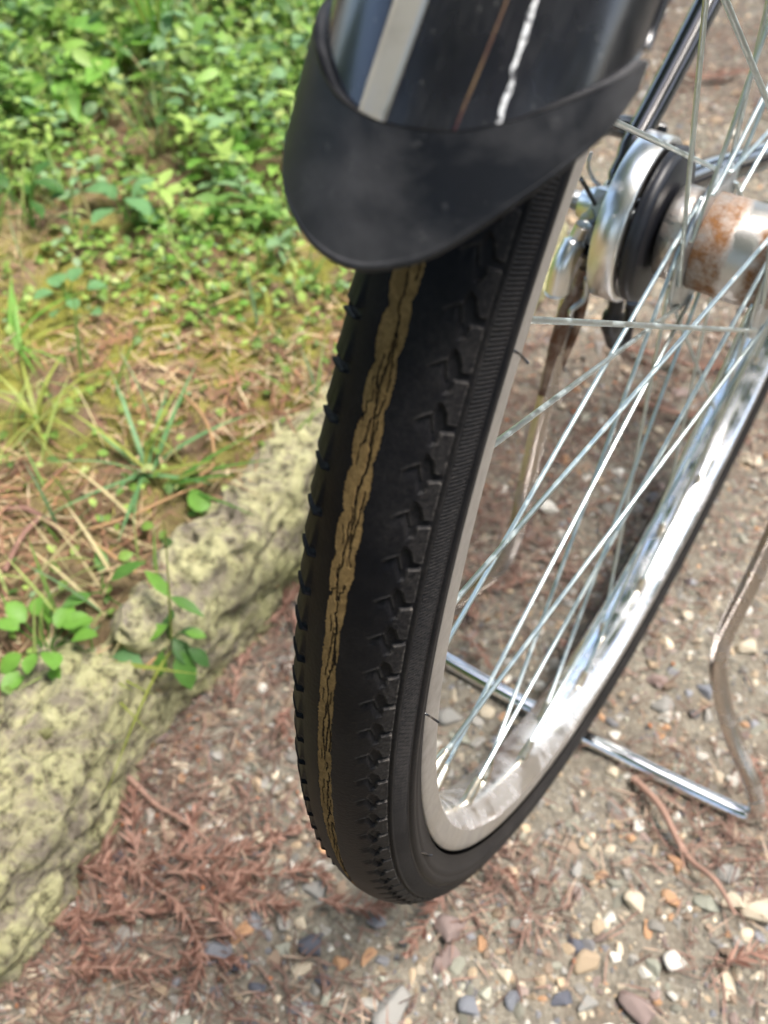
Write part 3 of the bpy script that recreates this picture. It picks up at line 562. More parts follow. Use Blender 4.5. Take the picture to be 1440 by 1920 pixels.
# individual stones lying in the gravel
pm = []
for i in range(6):
    r2 = np.random.default_rng(100+i); V, F, _ = stones_np(np.zeros((1,3)), np.ones(1), 2, r2, 7)
    mx = np.abs(V).max(0); pm.append((V/np.array([mx[0], mx[1], mx[2]]), F))
meshes = {}
def pebble(x, y, L, W, Hh, rot, colr, label, var, group=None, name='pebble'):
    key = (var % 6, colr)
    if key not in meshes: meshes[key] = make_mesh('pebble', pm[key[0]][0], pm[key[0]][1], M['pebble_'+colr])
    o = obj(name, meshes[key]); o.location = (x, y, float(ground_z(x, y))+Hh*.18); o.scale = (L/2, W/2, Hh/2); o.rotation_euler = (rg.normal(0,.12), rg.normal(0,.12), rot)
    tag(o, label, 'pebble', group); return o
for (x, y, L_, W_, rot_, colr, var, lab) in [
 (-0.1041, -0.3068, 0.0220, 0.0120, 1.22, 'orange', 0, 'almond shaped pale orange pebble in the gravel left below the tyre'),
 (-0.1070, -0.3221, 0.0218, 0.0176, 0.35, 'bluegrey', 1, 'flat blue grey stone just left of the almond shaped orange pebble'),
 (-0.1621, -0.3464, 0.0279, 0.0173, 1.40, 'grey', 2, 'large pale grey pebble near the foot of the big kerb stone'),
 (-0.0933, -0.3215, 0.0149, 0.0119, 0.52, 'slate', 3, 'dark slate pebble below the flat blue grey stone'),
 (-0.0383, -0.2587, 0.0131, 0.0126, 0.00, 'bluegrey', 4, 'small square blue grey pebble right under the bottom of the tyre'),
 (-0.0650, -0.2880, 0.0183, 0.0161, 0.87, 'slate', 5, 'dark blue slate stone a little left below the tyre'),
 (-0.0321, -0.2753, 0.0174, 0.0083, 1.40, 'orange', 0, 'upright orange pebble below the tyre'),
 (-0.1241, -0.3060, 0.0302, 0.0142, -0.17, 'tan', 1, 'long tan and grey stone lying at the edge of the cedar twigs'),
 (-0.0808, -0.2603, 0.0213, 0.0168, 0.26, 'grey', 2, 'flat pale grey stone left of the tyre bottom'),
 (-0.1287, -0.2490, 0.0182, 0.0138, 1.05, 'cream', 3, 'cream stone among needles left of the tyre'),
 (-0.1430, -0.2624, 0.0182, 0.0095, 1.40, 'white', 4, 'white pebble among needles between kerb stone and tyre'),
 (0.0002, -0.2352, 0.0219, 0.0217, 0.00, 'mauve', 5, 'broad mauve stone right below the tyre'),
 (0.0076, -0.2542, 0.0225, 0.0132, 1.22, 'mauve', 0, 'narrow mauve stone directly below the broad mauve one'),
 (-0.0031, -0.2904, 0.0386, 0.0199, 1.31, 'grey', 1, 'largest grey stone at the bottom edge in the middle'),
 (0.1015, -0.1269, 0.0162, 0.0120, -0.35, 'orange', 2, 'smooth almond shaped orange pebble beside the long brown twig'),
 (0.0883, -0.1631, 0.0162, 0.0159, -0.52, 'cream', 3, 'cream pointed pebble in the open gravel right of the tyre'),
 (0.0625, -0.1609, 0.0136, 0.0080, 1.40, 'tan', 4, 'small tan pebble in the bare gravel right of the tyre'),
 (0.0792, -0.1780, 0.0116, 0.0079, 1.05, 'white', 5, 'small white pebble below the cream pointed one'),
 (0.1001, -0.1703, 0.0162, 0.0072, -1.22, 'orange', 0, 'slim rusty orange pebble below the cream pointed one'),
 (0.0803, -0.2094, 0.0185, 0.0183, 0.17, 'tan', 1, 'rounded triangular tan stone in the lower right gravel'),
 (0.1137, -0.1891, 0.0133, 0.0114, 0.00, 'greenish', 2, 'pale round pebble beside the white angular stone'),
 (0.1227, -0.1827, 0.0161, 0.0150, 0.52, 'white', 3, 'white angular stone in the lower right gravel'),
 (0.1533, -0.1784, 0.0234, 0.0101, -1.05, 'cream', 4, 'long cream pebble near the lower right corner'),
 (0.1158, -0.2154, 0.0288, 0.0202, 0.00, 'mauve', 5, 'broad flat pinkish stone at the bottom edge on the right'),
 (0.0750, -0.2361, 0.0148, 0.0104, 0.70, 'slate', 0, 'dark slate pebble at the bottom edge right of the middle'),
 (0.0522, -0.2506, 0.0138, 0.0110, 1.05, 'bluegrey', 1, 'blue grey pebble near the bottom edge'),
 (0.0420, -0.2420, 0.0132, 0.0113, 0.00, 'cream', 2, 'small cream stone above the blue grey pebble near the bottom'),
 (0.0382, -0.2068, 0.0079, 0.0078, 0.00, 'white', 3, 'round white pebble right of the dark needle clump'),
 (0.0210, -0.2348, 0.0122, 0.0077, -1.05, 'orange', 4, 'small orange pebble right of the broad mauve stone'),
 (0.1538, -0.1258, 0.0260, 0.0193, 0.52, 'cream', 5, 'pale cream stone at the right edge below the stand'),
 (0.0385, -0.0071, 0.0169, 0.0141, 0.00, 'mauve', 0, 'pinkish square stone between wheel and right stand leg'),
 (0.0105, -0.0369, 0.0118, 0.0111, 0.00, 'orange', 1, 'small pink orange stone just right of the tyre near the chrome bar'),
 (0.0722, 0.0049, 0.0162, 0.0132, 0.00, 'bluegrey', 2, 'blue grey stone left of the right stand leg'),
 (-0.0710, -0.1130, 0.0191, 0.0168, 0.52, 'grey', 3, 'pale grey stone seen through the wheel just beyond the rim'),
 (-0.0470, -0.3025, 0.0111, 0.0104, 0.00, 'slate', 4, 'small dark blue pebble in the gravel under the tyre bottom'),
 (-0.0772, -0.3259, 0.0118, 0.0095, 0.17, 'slate', 5, 'dark blue flat pebble near the bottom left of middle'),
 (-0.0500, -0.3222, 0.0172, 0.0120, 0.35, 'bluegrey', 0, 'long blue grey pebble at the bottom edge'),
 (-0.1234, -0.3582, 0.0127, 0.0105, 0.00, 'tan', 1, 'tan flat stone under the lowest cedar twig'),
 (-0.1443, -0.3496, 0.0093, 0.0089, 0.00, 'cream', 2, 'small cream pebble below the large pale grey one'),
 (-0.2020, -0.3535, 0.0184, 0.0081, 1.48, 'white', 3, 'upright white chip against the foot of the big kerb stone'),
 (-0.1202, -0.3664, 0.0088, 0.0077, 0.00, 'white', 4, 'small white pebble at the bottom edge on the left'),
 (-0.0442, -0.2873, 0.0113, 0.0104, 0.00, 'orange', 5, 'small brownish orange stone left of the upright orange pebble'),
 (-0.1598, -0.2595, 0.0101, 0.0088, 0.00, 'white', 0, 'bright white pebble among needles near the kerb foot'),
 (0.0498, -0.1610, 0.0145, 0.0087, 1.40, 'grey', 1, 'grey standing pebble just right of the tyre bottom'),
 (0.0885, -0.2284, 0.0174, 0.0105, 1.22, 'grey', 2, 'grey pebble left of the broad flat pinkish stone'),
 (0.0325, -0.2693, 0.0146, 0.0137, 0.00, 'bluegrey', 3, 'blue grey stone at the bottom edge below the mauve stones'),
 (-0.0161, -0.2549, 0.0209, 0.0091, 1.48, 'cream', 4, 'upright cream stone left of the broad mauve one'),
 (0.0700, -0.2035, 0.0132, 0.0120, 0.00, 'slate', 5, 'dark cluster pebble above the rounded triangular tan stone'),
 (-0.0383, 0.1368, 0.0155, 0.0148, 0.00, 'grey', 1, 'grey pebble seen past the front of the rim'),
 (-0.0687, 0.1679, 0.0206, 0.0152, 0.00, 'white', 2, 'pale stone seen through the spokes beyond the wheel'),
 (-0.0997, 0.0981, 0.0197, 0.0190, 0.35, 'white', 3, 'white stone seen through the spokes near the far stand leg'),
 (-0.1026, 0.0655, 0.0131, 0.0131, 0.00, 'bluegrey', 4, 'blue grey pebble seen through the spokes low in the wheel'),
 (-0.0077, -0.0947, 0.0167, 0.0124, 0.00, 'cream', 5, 'cream pebble close to the chrome stand bar'),
 (0.0199, 0.2426, 0.0216, 0.0184, 0.00, 'cream', 0, 'pale pebble at the right edge beyond the stand'),
 (0.0715, 0.0853, 0.0164, 0.0162, 0.00, 'white', 1, 'white pebble at the right edge beside the stand leg')]:
    pebble(x, y, L_, W_, min(L_, W_)*.6, rot_, colr, lab, var)
taken = np.array([(p.location.x, p.location.y) for p in bpy.data.objects if p.name.startswith('pebble')])
cn = list(PC); x, y = scatter(900, -.46, 1.3, .36, 1.35); cnt = 0
for i in range(900):
    if cnt >= 215: break
    if np.min(np.hypot(taken[:,0]-x[i], taken[:,1]-y[i])) < .013 : continue
    taken = np.vstack([taken, (x[i], y[i])]); s = rg.uniform(.009, .017)
    ck = cn[rg.choice(10, p=pw)]; cw = {'bluegrey': 'blue grey', 'slate': 'dark slate', 'mauve': 'pinkish brown', 'greenish': 'greenish grey'}.get(ck, ck)
    px_, py_ = x[i], y[i]
    zone = ('on the far gravel beyond the hub' if py_ > .55 else 'among needles between kerb stones and tyre' if px_ < -.06 and py_ < .1 else 'beside the kerb beyond the wheel' if px_ < -.06 else 'in the nearest gravel below the tyre' if py_ < -.22 else 'on the ground behind the spokes' if py_ > .12 and px_ < .12 else 'in the gravel right of the right stand leg' if px_ > .14 else 'close to the chrome stand bar' if abs(py_+.07) < .05 else 'in the open gravel right of the tyre' if py_ < -.07 else 'under the forward half of the wheel')
    pebble(px_, py_, s*rg.uniform(1, 1.4), s, s*rg.uniform(.5, .8), rg.uniform(0, 6.28), ck, ('tiny ' if s < .0115 else 'middling ' if s < .0142 else 'biggish ')+cw+' pebble '+zone, int(rg.integers(6)), 'small pebbles scattered over the gravel path'); cnt += 1

# ------------------------------------------------------------------ litter and plants
def blades(base, yaw, L, W, lean, droop, seg=5, fold=.0):
    """arching tapering blades -> V (n*(seg+1)*2), F"""
    n = len(base); t = np.linspace(0, 1, seg+1)[None]; L, W, lean, droop, yaw = [np.asarray(a)[:,None] for a in (L, W, lean, droop, yaw)]
    hor = L*(np.sin(lean)*t+droop*t*t*.6); ver = L*(np.cos(lean)*t-droop*t*t*.55)
    cx = base[:,0:1]+hor*np.cos(yaw); cy = base[:,1:2]+hor*np.sin(yaw); cz = base[:,2:3]+ver
    w = W*.5*(1-t**2.2*.97)*(0.55+.45*np.minimum(1, t*4)); nxv, nyv = -np.sin(yaw), np.cos(yaw)
    A_ = np.stack([cx+w*nxv, cy+w*nyv, cz+w*.15], -1); B_ = np.stack([cx-w*nxv, cy-w*nyv, cz-w*.15], -1)
    V = np.stack([A_, B_], 2).reshape(n, -1, 3); f = np.array([[2*i, 2*i+1, 2*i+3, 2*i+2] for i in range(seg)])
    F = f[None]+(np.arange(n)*(seg+1)*2)[:,None,None]; return V.reshape(-1,3), F.reshape(-1,4), (seg+1)*2
LEAFS = {'small': [(0,0),(.35,.30),(.75,.24),(1,0)], 'oval': [(0,0),(.12,.10),(.32,.24),(.55,.27),(.78,.19),(1,0)], 'heart': [(0,0),(.02,.20),(.20,.38),(.48,.36),(.76,.18),(1,0)], 'round': [(0,0),(.10,.22),(.32,.38),(.6,.40),(.86,.24),(1,0)], 'lance': [(0,0),(.10,.06),(.32,.13),(.6,.12),(.82,.06),(1,0)]}
def leaf_base(kind):
    pr = np.array(LEAFS[kind]); n = len(pr); V = []
    for x, w in pr: z = .16*x*(1-x)*1.0-.10*x*x; V += [(x, w, z+.28*w), (x, 0, z), (x, -w, z+.28*w)]
    F = []
    for i in range(n-1): F += [(3*i,3*i+1,3*i+4,3*i+3), (3*i+1,3*i+2,3*i+5,3*i+4)]
    return np.array(V), np.array(F)
def leaves_np(pos, yaw, pitch, roll, L, kind='oval', width=1.):
    V0, F0 = leaf_base(kind); V0 = V0*np.array([1, width, 1]); n = len(pos); P = V0[None]*np.asarray(L)[:,None,None]
    cy, sy, cp, sp, cr_, sr = np.cos(yaw), np.sin(yaw), np.cos(pitch), np.sin(pitch), np.cos(roll), np.sin(roll)
    x, y, z = P[...,0], P[...,1], P[...,2]; E = lambda a: np.asarray(a)[:,None]
    y, z = y*E(cr_)-z*E(sr), y*E(sr)+z*E(cr_); x, z = x*E(cp)-z*E(sp), x*E(sp)+z*E(cp); x, y = x*E(cy)-y*E(sy), x*E(sy)+y*E(cy)
    P = np.stack([x, y, z], -1)+np.asarray(pos)[:,None]; F = F0[None]+(np.arange(n)*len(V0))[:,None,None]
    return P.reshape(-1,3), F.reshape(-1,4), len(V0)
def bank_scatter(n, dens, depth=1.5):
    y = -.55+2.2*rg.uniform(0, 1, n)**1.35; dd = rg.uniform(0, 1, n)**1.25*depth+.012; x = kerb_x(y)-dd
    D = y-.46-.7*x; keep = rg.uniform(0, 1, n) < dens(D, x, y); return x[keep], y[keep], D[keep]
clump = lambda x, y, s=16, sd=31: .5+.5*fbm(x*s, y*s, seed=sd, o=2)
# small leafy weeds
x, y, D = bank_scatter(90000, lambda D, x, y: np.clip(.07+.95*ss(D, -.22, .10), 0, 1)*ss(clump(x, y), .24, .50), 1.25); n = len(x)
hgt = rg.uniform(0, 1, n)**1.5*(.012+.055*ss(D, -.05, .35))
L = rg.uniform(.005, .011, n)*(1+1.0*ss(D, 0, .4)*rg.uniform(0, 1, n)); tint = np.array([(.17,.29,.055),(.27,.38,.09),(.08,.15,.035),(.36,.42,.15),(.22,.34,.17)])[rg.choice(5, n, p=[.38,.28,.20,.05,.09])]*rg.uniform(.75, 1.2, (n,1))
V, F, nv = leaves_np(np.stack([x, y, bank_z(x, y)+hgt+.003], -1), rg.uniform(0, 6.28, n), rg.normal(.15, .4, n), rg.normal(0, .4, n), L, 'small', 1.15)
o = obj('weed_leaves', make_mesh('weed_leaves', V, F, M['leaf'], cols=np.repeat(tint, nv, 0))); tag(o, 'low leafy weeds and clover spreading over the bank', 'weeds', kind='stuff')
# broader weed leaves in the tall growth at the back
x, y, D = bank_scatter(9000, lambda D, x, y: .8*ss(D, .0, .35)*ss(clump(x, y, 9, 77), .42, .62)); n = len(x)
tint = np.array([(.13,.24,.05),(.22,.33,.09),(.06,.13,.03),(.16,.28,.14)])[rg.choice(4, n)]*rg.uniform(.8, 1.2, (n,1))
V, F, nv = leaves_np(np.stack([x, y, bank_z(x, y)+rg.uniform(.01, .10, n)], -1), rg.uniform(0, 6.28, n), rg.normal(.1, .45, n), rg.normal(0, .4, n), rg.uniform(.012, .030, n), 'oval', .95)
o = obj('weed_foliage', make_mesh('weed_foliage', V, F, M['leaf'], cols=np.repeat(tint, nv, 0))); tag(o, 'broader weed leaves in the tall growth at the back of the bank', 'weeds', kind='stuff')
# narrow pointed weed leaves in loose whorls
x, y, D = bank_scatter(5200, lambda D, x, y: .9*ss(D, -.10, .25)*ss(clump(x, y, 8, 177), .38, .6)); k6 = 7; n = len(x)*k6; hz_ = rg.uniform(.012, .075, len(x))*(.5+.5*ss(D, 0, .3))
bx, by, bz = np.repeat(x, k6), np.repeat(y, k6), np.repeat(bank_z(x, y)+hz_, k6)*1.0; yw_ = np.tile(np.arange(k6)*2.4, len(x))+np.repeat(rg.uniform(0, 6.28, len(x)), k6); bz += np.tile(np.linspace(-.5, .5, k6), len(x))*np.repeat(hz_, k6)*.7
tint = np.repeat(np.array([(.20,.34,.07),(.30,.42,.11),(.12,.23,.05),(.20,.33,.16)])[rg.choice(4, len(x))]*rg.uniform(.8, 1.2, (len(x),1)), k6, 0)
V, F, nv = leaves_np(np.stack([bx, by, bz], -1), yw_, rg.normal(.25, .25, n), rg.normal(0, .3, n), rg.uniform(.010, .030, n), 'lance', 1.5)
o = obj('weed_whorls', make_mesh('weed_whorls', V, F, M['leaf'], cols=np.repeat(tint, nv, 0))); tag(o, 'loose whorls of narrow pointed weed leaves on the bank', 'weeds', kind='stuff')
# moss tufts
x, y, D = bank_scatter(60000, lambda D, x, y: np.clip(1.3-np.abs(D+.13)/.24, 0, 1)*ss(clump(x, y, 12, 90), .36, .55)); n = len(x)
tint = np.array([(.33,.31,.055),(.24,.25,.04),(.42,.38,.11)])[rg.choice(3, n)]*rg.uniform(.7, 1.15, (n,1))
V, F, nv = blades(np.stack([x, y, bank_z(x, y)-.001], -1), rg.uniform(0, 6.28, n), rg.uniform(.004, .010, n), rg.uniform(.0010, .0022, n), rg.uniform(.1, .9, n), rg.uniform(0, .5, n), 2)
o = obj('moss', make_mesh('moss', V, F, M['leaf'], cols=np.repeat(tint, nv, 0))); tag(o, 'yellow green moss carpeting the bank behind the kerb stones', 'moss', kind='stuff')
# grass
x, y, D = bank_scatter(80000, lambda D, x, y: np.clip(.07+.8*ss(D, -.12, .25), 0, 1)*ss(clump(x, y, 11, 55), .36, .66)); n = len(x)
tint = np.array([(.16,.26,.06),(.27,.34,.10),(.13,.22,.10),(.42,.36,.19)])[rg.choice(4, n, p=[.4,.3,.15,.15])]*rg.uniform(.75, 1.2, (n,1))
V, F, nv = blades(np.stack([x, y, bank_z(x, y)], -1), rg.uniform(0, 6.28, n), rg.uniform(.03, .08, n)*(1+.8*ss(D, .1, .5)), rg.uniform(.0012, .0034, n), rg.uniform(.05, .8, n), rg.uniform(.05, .8, n), 5)
o = obj('grass', make_mesh('grass', V, F, M['leaf'], cols=np.repeat(tint, nv, 0))); tag(o, 'thin green grass growing among the weeds on the bank', 'grass', kind='stuff')
# dry straw and dead needles on the bank
x, y, D = bank_scatter(75000, lambda D, x, y: np.clip(.85-.75*ss(D, -.25, .1), .12, 1)*ss(clump(x, y, 10, 13), .35, .62)); n = len(x)
tint = np.array([(.38,.28,.16),(.24,.13,.08),(.17,.085,.055),(.46,.37,.23),(.32,.17,.09)])[rg.choice(5, n, p=[.22,.24,.24,.12,.18])]*rg.uniform(.75, 1.15, (n,1))
V, F, nv = blades(np.stack([x, y, bank_z(x, y)+rg.uniform(.001, .006, n)], -1), rg.uniform(0, 6.28, n), rg.uniform(.008, .045, n)*rg.uniform(.5, 1, n), rg.uniform(.0009, .0024, n), rg.uniform(1.35, 1.6, n), rg.uniform(-.05, .1, n), 3)
o = obj('dry_litter', make_mesh('dry_litter', V, F, M['litter'], cols=np.repeat(tint, nv, 0))); tag(o, 'dry straw and dead brown needles littering the bank', 'litter', kind='stuff')
# red-brown cedar needles on the gravel
N = 120000; x, y = scatter(N, -.62, 1.6, .42, 1.3)
dk = x-kerb_x(y); pat = fbm(x*6, y*6, seed=61, o=3); spot = sum(a*np.exp(-((x-cx)**2+(y-cy)**2)/r**2) for cx, cy, r, a in ((0.0170, -0.1945, .035, .9), (-0.0026, -0.2071, .03, .6), (-0.1119, 0.0560, .06, .7), (-0.1294, -0.0001, .06, .6), (-0.1397, 0.1687, .07, .5), (0.0881, -0.0824, .05, .5), (0.0021, 0.1020, .06, .35), (-0.0240, 0.2656, .12, .5), (-0.0394, 0.3782, .10, .5), (-0.0225, 0.0253, .05, .35), (0.1357, -0.0946, .04, .6), (-0.1523, -0.3730, .05, .6), (-0.3164, 1.0460, .2, .5), (-0.1503, -0.2772, .06, .6), (-0.3116, 0.8743, .2, .5)))
dens = np.clip(np.exp(-(dk/.085)**2)*1.0*.55*ss(.35-y, -.3, .3)+np.exp(-dk/.04)*.4+ss(pat, .10, .45)*.55+spot, 0.03, 1); keep = rg.uniform(0, 1, N) < dens*.75; x, y = x[keep], y[keep]; n = len(x)
tint = np.array([(.17,.098,.075),(.25,.155,.12),(.10,.055,.042),(.36,.27,.20)])[rg.choice(4, n, p=[.36,.26,.24,.14])]*rg.uniform(.75, 1.2, (n,1))
V, F, nv = blades(np.stack([x, y, ground_z(x, y)+rg.uniform(.0015, .006, n)], -1), rg.uniform(0, 6.28, n), rg.uniform(.006, .024, n), rg.uniform(.0007, .0017, n), rg.uniform(1.2, 1.62, n), rg.uniform(-.05, .12, n), 2)
o = obj('fallen_needles', make_mesh('fallen_needles', V, F, M['litter'], cols=np.repeat(tint, nv, 0))); tag(o, 'loose red brown cedar needles fallen on the gravel', 'needles', kind='stuff')
# tiny orange bud scales
N = 2600; x, y = scatter(N, -.5, 1.2, .40, 1.2); dk = x-kerb_x(y); pat = fbm(x*7, y*7, seed=64, o=3); keep = rg.uniform(0, 1, N) < np.clip(np.exp(-dk/.08)+ss(pat, .05, .4)*.5, .05, 1); x, y = x[keep], y[keep]; n = len(x)
V, F, nv = stones_np(np.stack([x, y, ground_z(x, y)+.0035], -1), rg.uniform(.0009, .0020, n), 0, rg, 1)
o = obj('bud_scales', make_mesh('bud_scales', V, F, M['pebble'], cols=np.repeat(np.array([(.50,.17,.06)])*rg.uniform(.7, 1.2, (n,1)), nv, 0))); tag(o, 'tiny orange bud scales strewn over needles and gravel', 'bud scales', kind='stuff')

# cedar sprigs, each its own thing
def sprig(pts, label, nl=.0145, z=.010, mat='cedar', name='cedar_sprig', seed=1, stemr=.0007, dens=1000, surf=ground_z):
    r2 = np.random.default_rng(seed); P = smooth_path([(x, y, float(surf(np.array(x), np.array(y)))+z+.004*math.sin(3*i+seed)) for i, (x, y) in enumerate(pts)], 10)
    root = empty(name, tuple(P[0])); tag(root, label, 'cedar twig')
    P = P-P[0]; sg = np.linalg.norm(np.diff(P, axis=0), axis=1); S = np.concatenate([[0], np.cumsum(sg)]); tot = S[-1]
    st = obj('stem', make_mesh('stem', *tube_vf(P, np.linspace(stemr*1.3, stemr*.6, len(P)), 6), M['cedar_pale' if mat == 'cedar' else 'cedar']), root)
    n = int(tot*dens); s = np.sort(r2.uniform(.02, 1, n))*tot; B_ = np.stack([np.interp(s, S, P[:,k]) for k in range(3)], -1)
    T_ = np.stack([np.interp(np.minimum(s+.002, tot), S, P[:,k])-np.interp(np.maximum(s-.002, 0), S, P[:,k]) for k in range(3)], -1); yw = np.arctan2(T_[:,1], T_[:,0])
    sd_ = np.where(r2.uniform(size=n) < .5, 1, -1); yaw = yw+sd_*r2.uniform(.35, .95, n)
    V, F, nv = blades(B_, yaw, nl*r2.uniform(.6, 1.15, n)*np.clip(1.15-(s/tot)**3, .3, 1), r2.uniform(.0010, .0021, n), r2.uniform(.75, 1.6, n), r2.uniform(-.15, .1, n), 3)
    cb = np.array([(.13,.062,.044),(.23,.125,.092),(.35,.21,.16)])[r2.choice(3, n, p=[.35,.4,.25])]*r2.uniform(.8, 1.15, (n,1))*(1.2 if mat == 'cedar_pale' else 1.)
    obj('needles', make_mesh('needles', V, F, M['litter'], smooth=False, cols=np.repeat(cb, nv, 0)), root); return root
sprig([(-0.2121, -0.3746), (-0.1897, -0.3566), (-0.1658, -0.3352), (-0.1403, -0.3152)], 'cedar twig lying level at the kerb stone foot above the lowest one', seed=1)
sprig([(-0.2135, -0.3346), (-0.1865, -0.3125), (-0.1664, -0.2948), (-0.1404, -0.2733), (-0.1039, -0.2308)], 'long cedar twig reaching from the kerb stone towards the tyre', seed=2)
sprig([(-0.1902, -0.3108), (-0.1661, -0.3154), (-0.1446, -0.3152), (-0.1250, -0.3234), (-0.1111, -0.3326), (-0.1066, -0.3540), (-0.1006, -0.3620)], 'curved cedar twig bending down to the bottom edge of the photo', seed=3)
sprig([(-0.1772, -0.3792), (-0.1546, -0.3661), (-0.1337, -0.3520), (-0.1168, -0.3380)], 'lowest level cedar twig, left near the bottom edge', seed=4)
sprig([(-0.1984, -0.3241), (-0.2109, -0.3033), (-0.2171, -0.2814)], 'cedar twig standing up along the foot of the pale kerb stone', seed=5, nl=0.01)
sprig([(-0.1865, -0.3064), (-0.2041, -0.2905), (-0.2227, -0.2716)], 'cedar twig running up beside the gap between the kerb stones', seed=6)
sprig([(-0.2252, -0.2709), (-0.1983, -0.2738), (-0.1778, -0.2737), (-0.1521, -0.2750)], 'bare brown twig slanting over the needles between kerb stone and tyre', seed=7, nl=0.005, stemr=0.0016, dens=300)
sprig([(-0.1621, -0.3049), (-0.1359, -0.2842), (-0.1108, -0.2730), (-0.0877, -0.2594)], 'cedar twig pointing right just below the long one', seed=8)
sprig([(-0.1366, -0.3044), (-0.1171, -0.2919), (-0.0938, -0.2847), (-0.0846, -0.2750)], 'ragged cedar twig lying above the almond orange pebble', seed=9)
sprig([(-0.2007, -0.3453), (-0.1871, -0.3556), (-0.1742, -0.3658), (-0.1589, -0.3772)], 'upright pale cedar twig at the kerb stone foot in the lower left', seed=10, mat='cedar_pale')
sprig([(0.0552, -0.0891), (0.0777, -0.1022), (0.1028, -0.1197), (0.1243, -0.1299), (0.1417, -0.1387)], 'long straight brown twig in the gravel below the right end of the stand bar', seed=11, nl=0.004, stemr=0.0022, dens=350)
sprig([(0.1476, -0.1678), (0.1562, -0.1581), (0.1648, -0.1482)], 'small pale cedar tip near the lower right corner', seed=12, mat='cedar_pale')
sprig([(-0.0116, -0.2245), (-0.0116, -0.2435), (-0.0128, -0.2661)], 'dark cedar twig hanging down from under the tyre bottom', seed=13)
sprig([(-0.0735, -0.2679), (-0.0496, -0.2565), (-0.0322, -0.2472)], 'short cedar twig right below the tyre', seed=14)
sprig([(-0.2233, -0.1251), (-0.2248, -0.1030), (-0.2234, -0.0842), (-0.2128, -0.0561)], 'reddish cedar twig at the foot of the long kerb stone', seed=15, nl=0.012)
sprig([(-0.2039, -0.1879), (-0.2171, -0.1652), (-0.2213, -0.1407)], 'reddish cedar twig lower down at the foot of the long kerb stone', seed=16, nl=0.01)
sprig([(-0.0036, -0.1917), (0.0170, -0.1945), (0.0328, -0.2000)], 'crumpled dark cedar twig beside the tyre bottom', seed=17, nl=0.007)
sprig([(-0.1348, 0.3183), (-0.0867, 0.3207), (-0.0499, 0.3348), (-0.0169, 0.3737)], 'cedar twig on far gravel through the upper spokes', seed=18, nl=0.014, stemr=0.0016)
sprig([(-0.0846, 0.2522), (-0.0466, 0.2595), (0.0042, 0.2833)], 'cedar twig on the gravel beyond the front of the rim', seed=19, nl=0.014, stemr=0.0016)
sprig([(-0.1232, -0.0024), (-0.0972, 0.0018), (-0.0740, 0.0287)], 'cedar twig seen through the spokes low in the wheel', seed=20, nl=0.01)
sprig([(-0.3358, 0.9149), (-0.2757, 0.8784), (-0.2209, 0.9300)], 'cedar twig on the far gravel at the top right', seed=22, nl=0.022, stemr=0.002)
sprig([(-0.0391, -0.0139), (-0.0137, -0.0306), (0.0218, -0.0444)], 'cedar twig next to the chrome bar', seed=23, nl=0.008)
sprig([(-0.0994, -0.0522), (-0.0769, -0.0600), (-0.0385, -0.0827)], 'thin cedar twig crossing under the chrome stand bar', seed=24, nl=0.007)
sprig([(0.1146, -0.0338), (0.1295, -0.0560), (0.1471, -0.0874)], 'cedar twig at the right edge beside the end of the stand', seed=25, nl=0.007)
rs_ = np.random.default_rng(77); kk_ = 0
for i in range(60):
    if kk_ >= 22: break
    y_ = rs_.uniform(-.42, -.02) if i % 3 else rs_.uniform(-.25, .7); x_ = float(kerb_x(np.array(y_)))+(rs_.uniform(.03, .16) if i % 3 else rs_.uniform(.05, .55)); a_ = rs_.uniform(0, 6.28); l_ = rs_.uniform(.025, .06); b_ = rs_.normal(0, .5)
    if x_ < float(kerb_x(np.array(y_)))+.02 or x_ > .35: continue
    pts_ = [(x_, y_), (x_+l_*.5*math.cos(a_), y_+l_*.5*math.sin(a_)), (x_+l_*math.cos(a_+b_), y_+l_*math.sin(a_+b_))]
    if min(q[0]-float(kerb_x(np.array(q[1]))) for q in pts_) < .012: continue
    o = sprig(pts_, ('pale' if i % 2 == 0 else 'reddish')+(' long' if l_ > .043 else ' short')+' broken bit of cedar twig '+('under the wheel' if x_ > -.05 and y_ < .12 else 'on the gravel beyond the wheel' if y_ > .0 else 'between kerb stones and tyre'), seed=200+i, nl=.011, mat='cedar' if i % 2 else 'cedar_pale'); o['group'] = 'loose bits of cedar twig on the gravel'; kk_ += 1

# distinct plants
def sep_leaf(parent, base, yaw, pitch, L, kind, mat, width=1., roll=0.):
    V, F, _ = leaves_np(np.array([base]), np.array([yaw]), np.array([pitch]), np.array([roll]), np.array([L]), kind, width); me = make_mesh('leaf', V, F, M[mat]); return obj('leaf', me, parent)
def leafy_plant(x, y, z, label, n, L, kind, mat, spread=.02, height=.04, seed=0, cat='weed', name='weed', width=1., pitch=.2, stem_mat='leaf_mid'):
    r2 = np.random.default_rng(seed); z = z if z is not None else float(bank_z(np.array(x), np.array(y))); root = empty(name, (x, y, z)); tag(root, label, cat)
    for i in range(n):
        ya = i*2.4+r2.uniform(-.4, .4); q = (i+.6)/n; rad = spread*(1-.5*q)*r2.uniform(.5, 1); hz = height*(.25+.75*q)
        b = (rad*math.cos(ya), rad*math.sin(ya), hz); tube('stem', [(0,0,-.002), (rad*.3*math.cos(ya), rad*.3*math.sin(ya), hz*.6), b], [.0009,.0007,.0005], M[stem_mat], root, 5)
        sep_leaf(root, b, ya, pitch+r2.normal(0, .2), L*r2.uniform(.75, 1.15), kind, mat, width, r2.normal(0, .25))
    return root
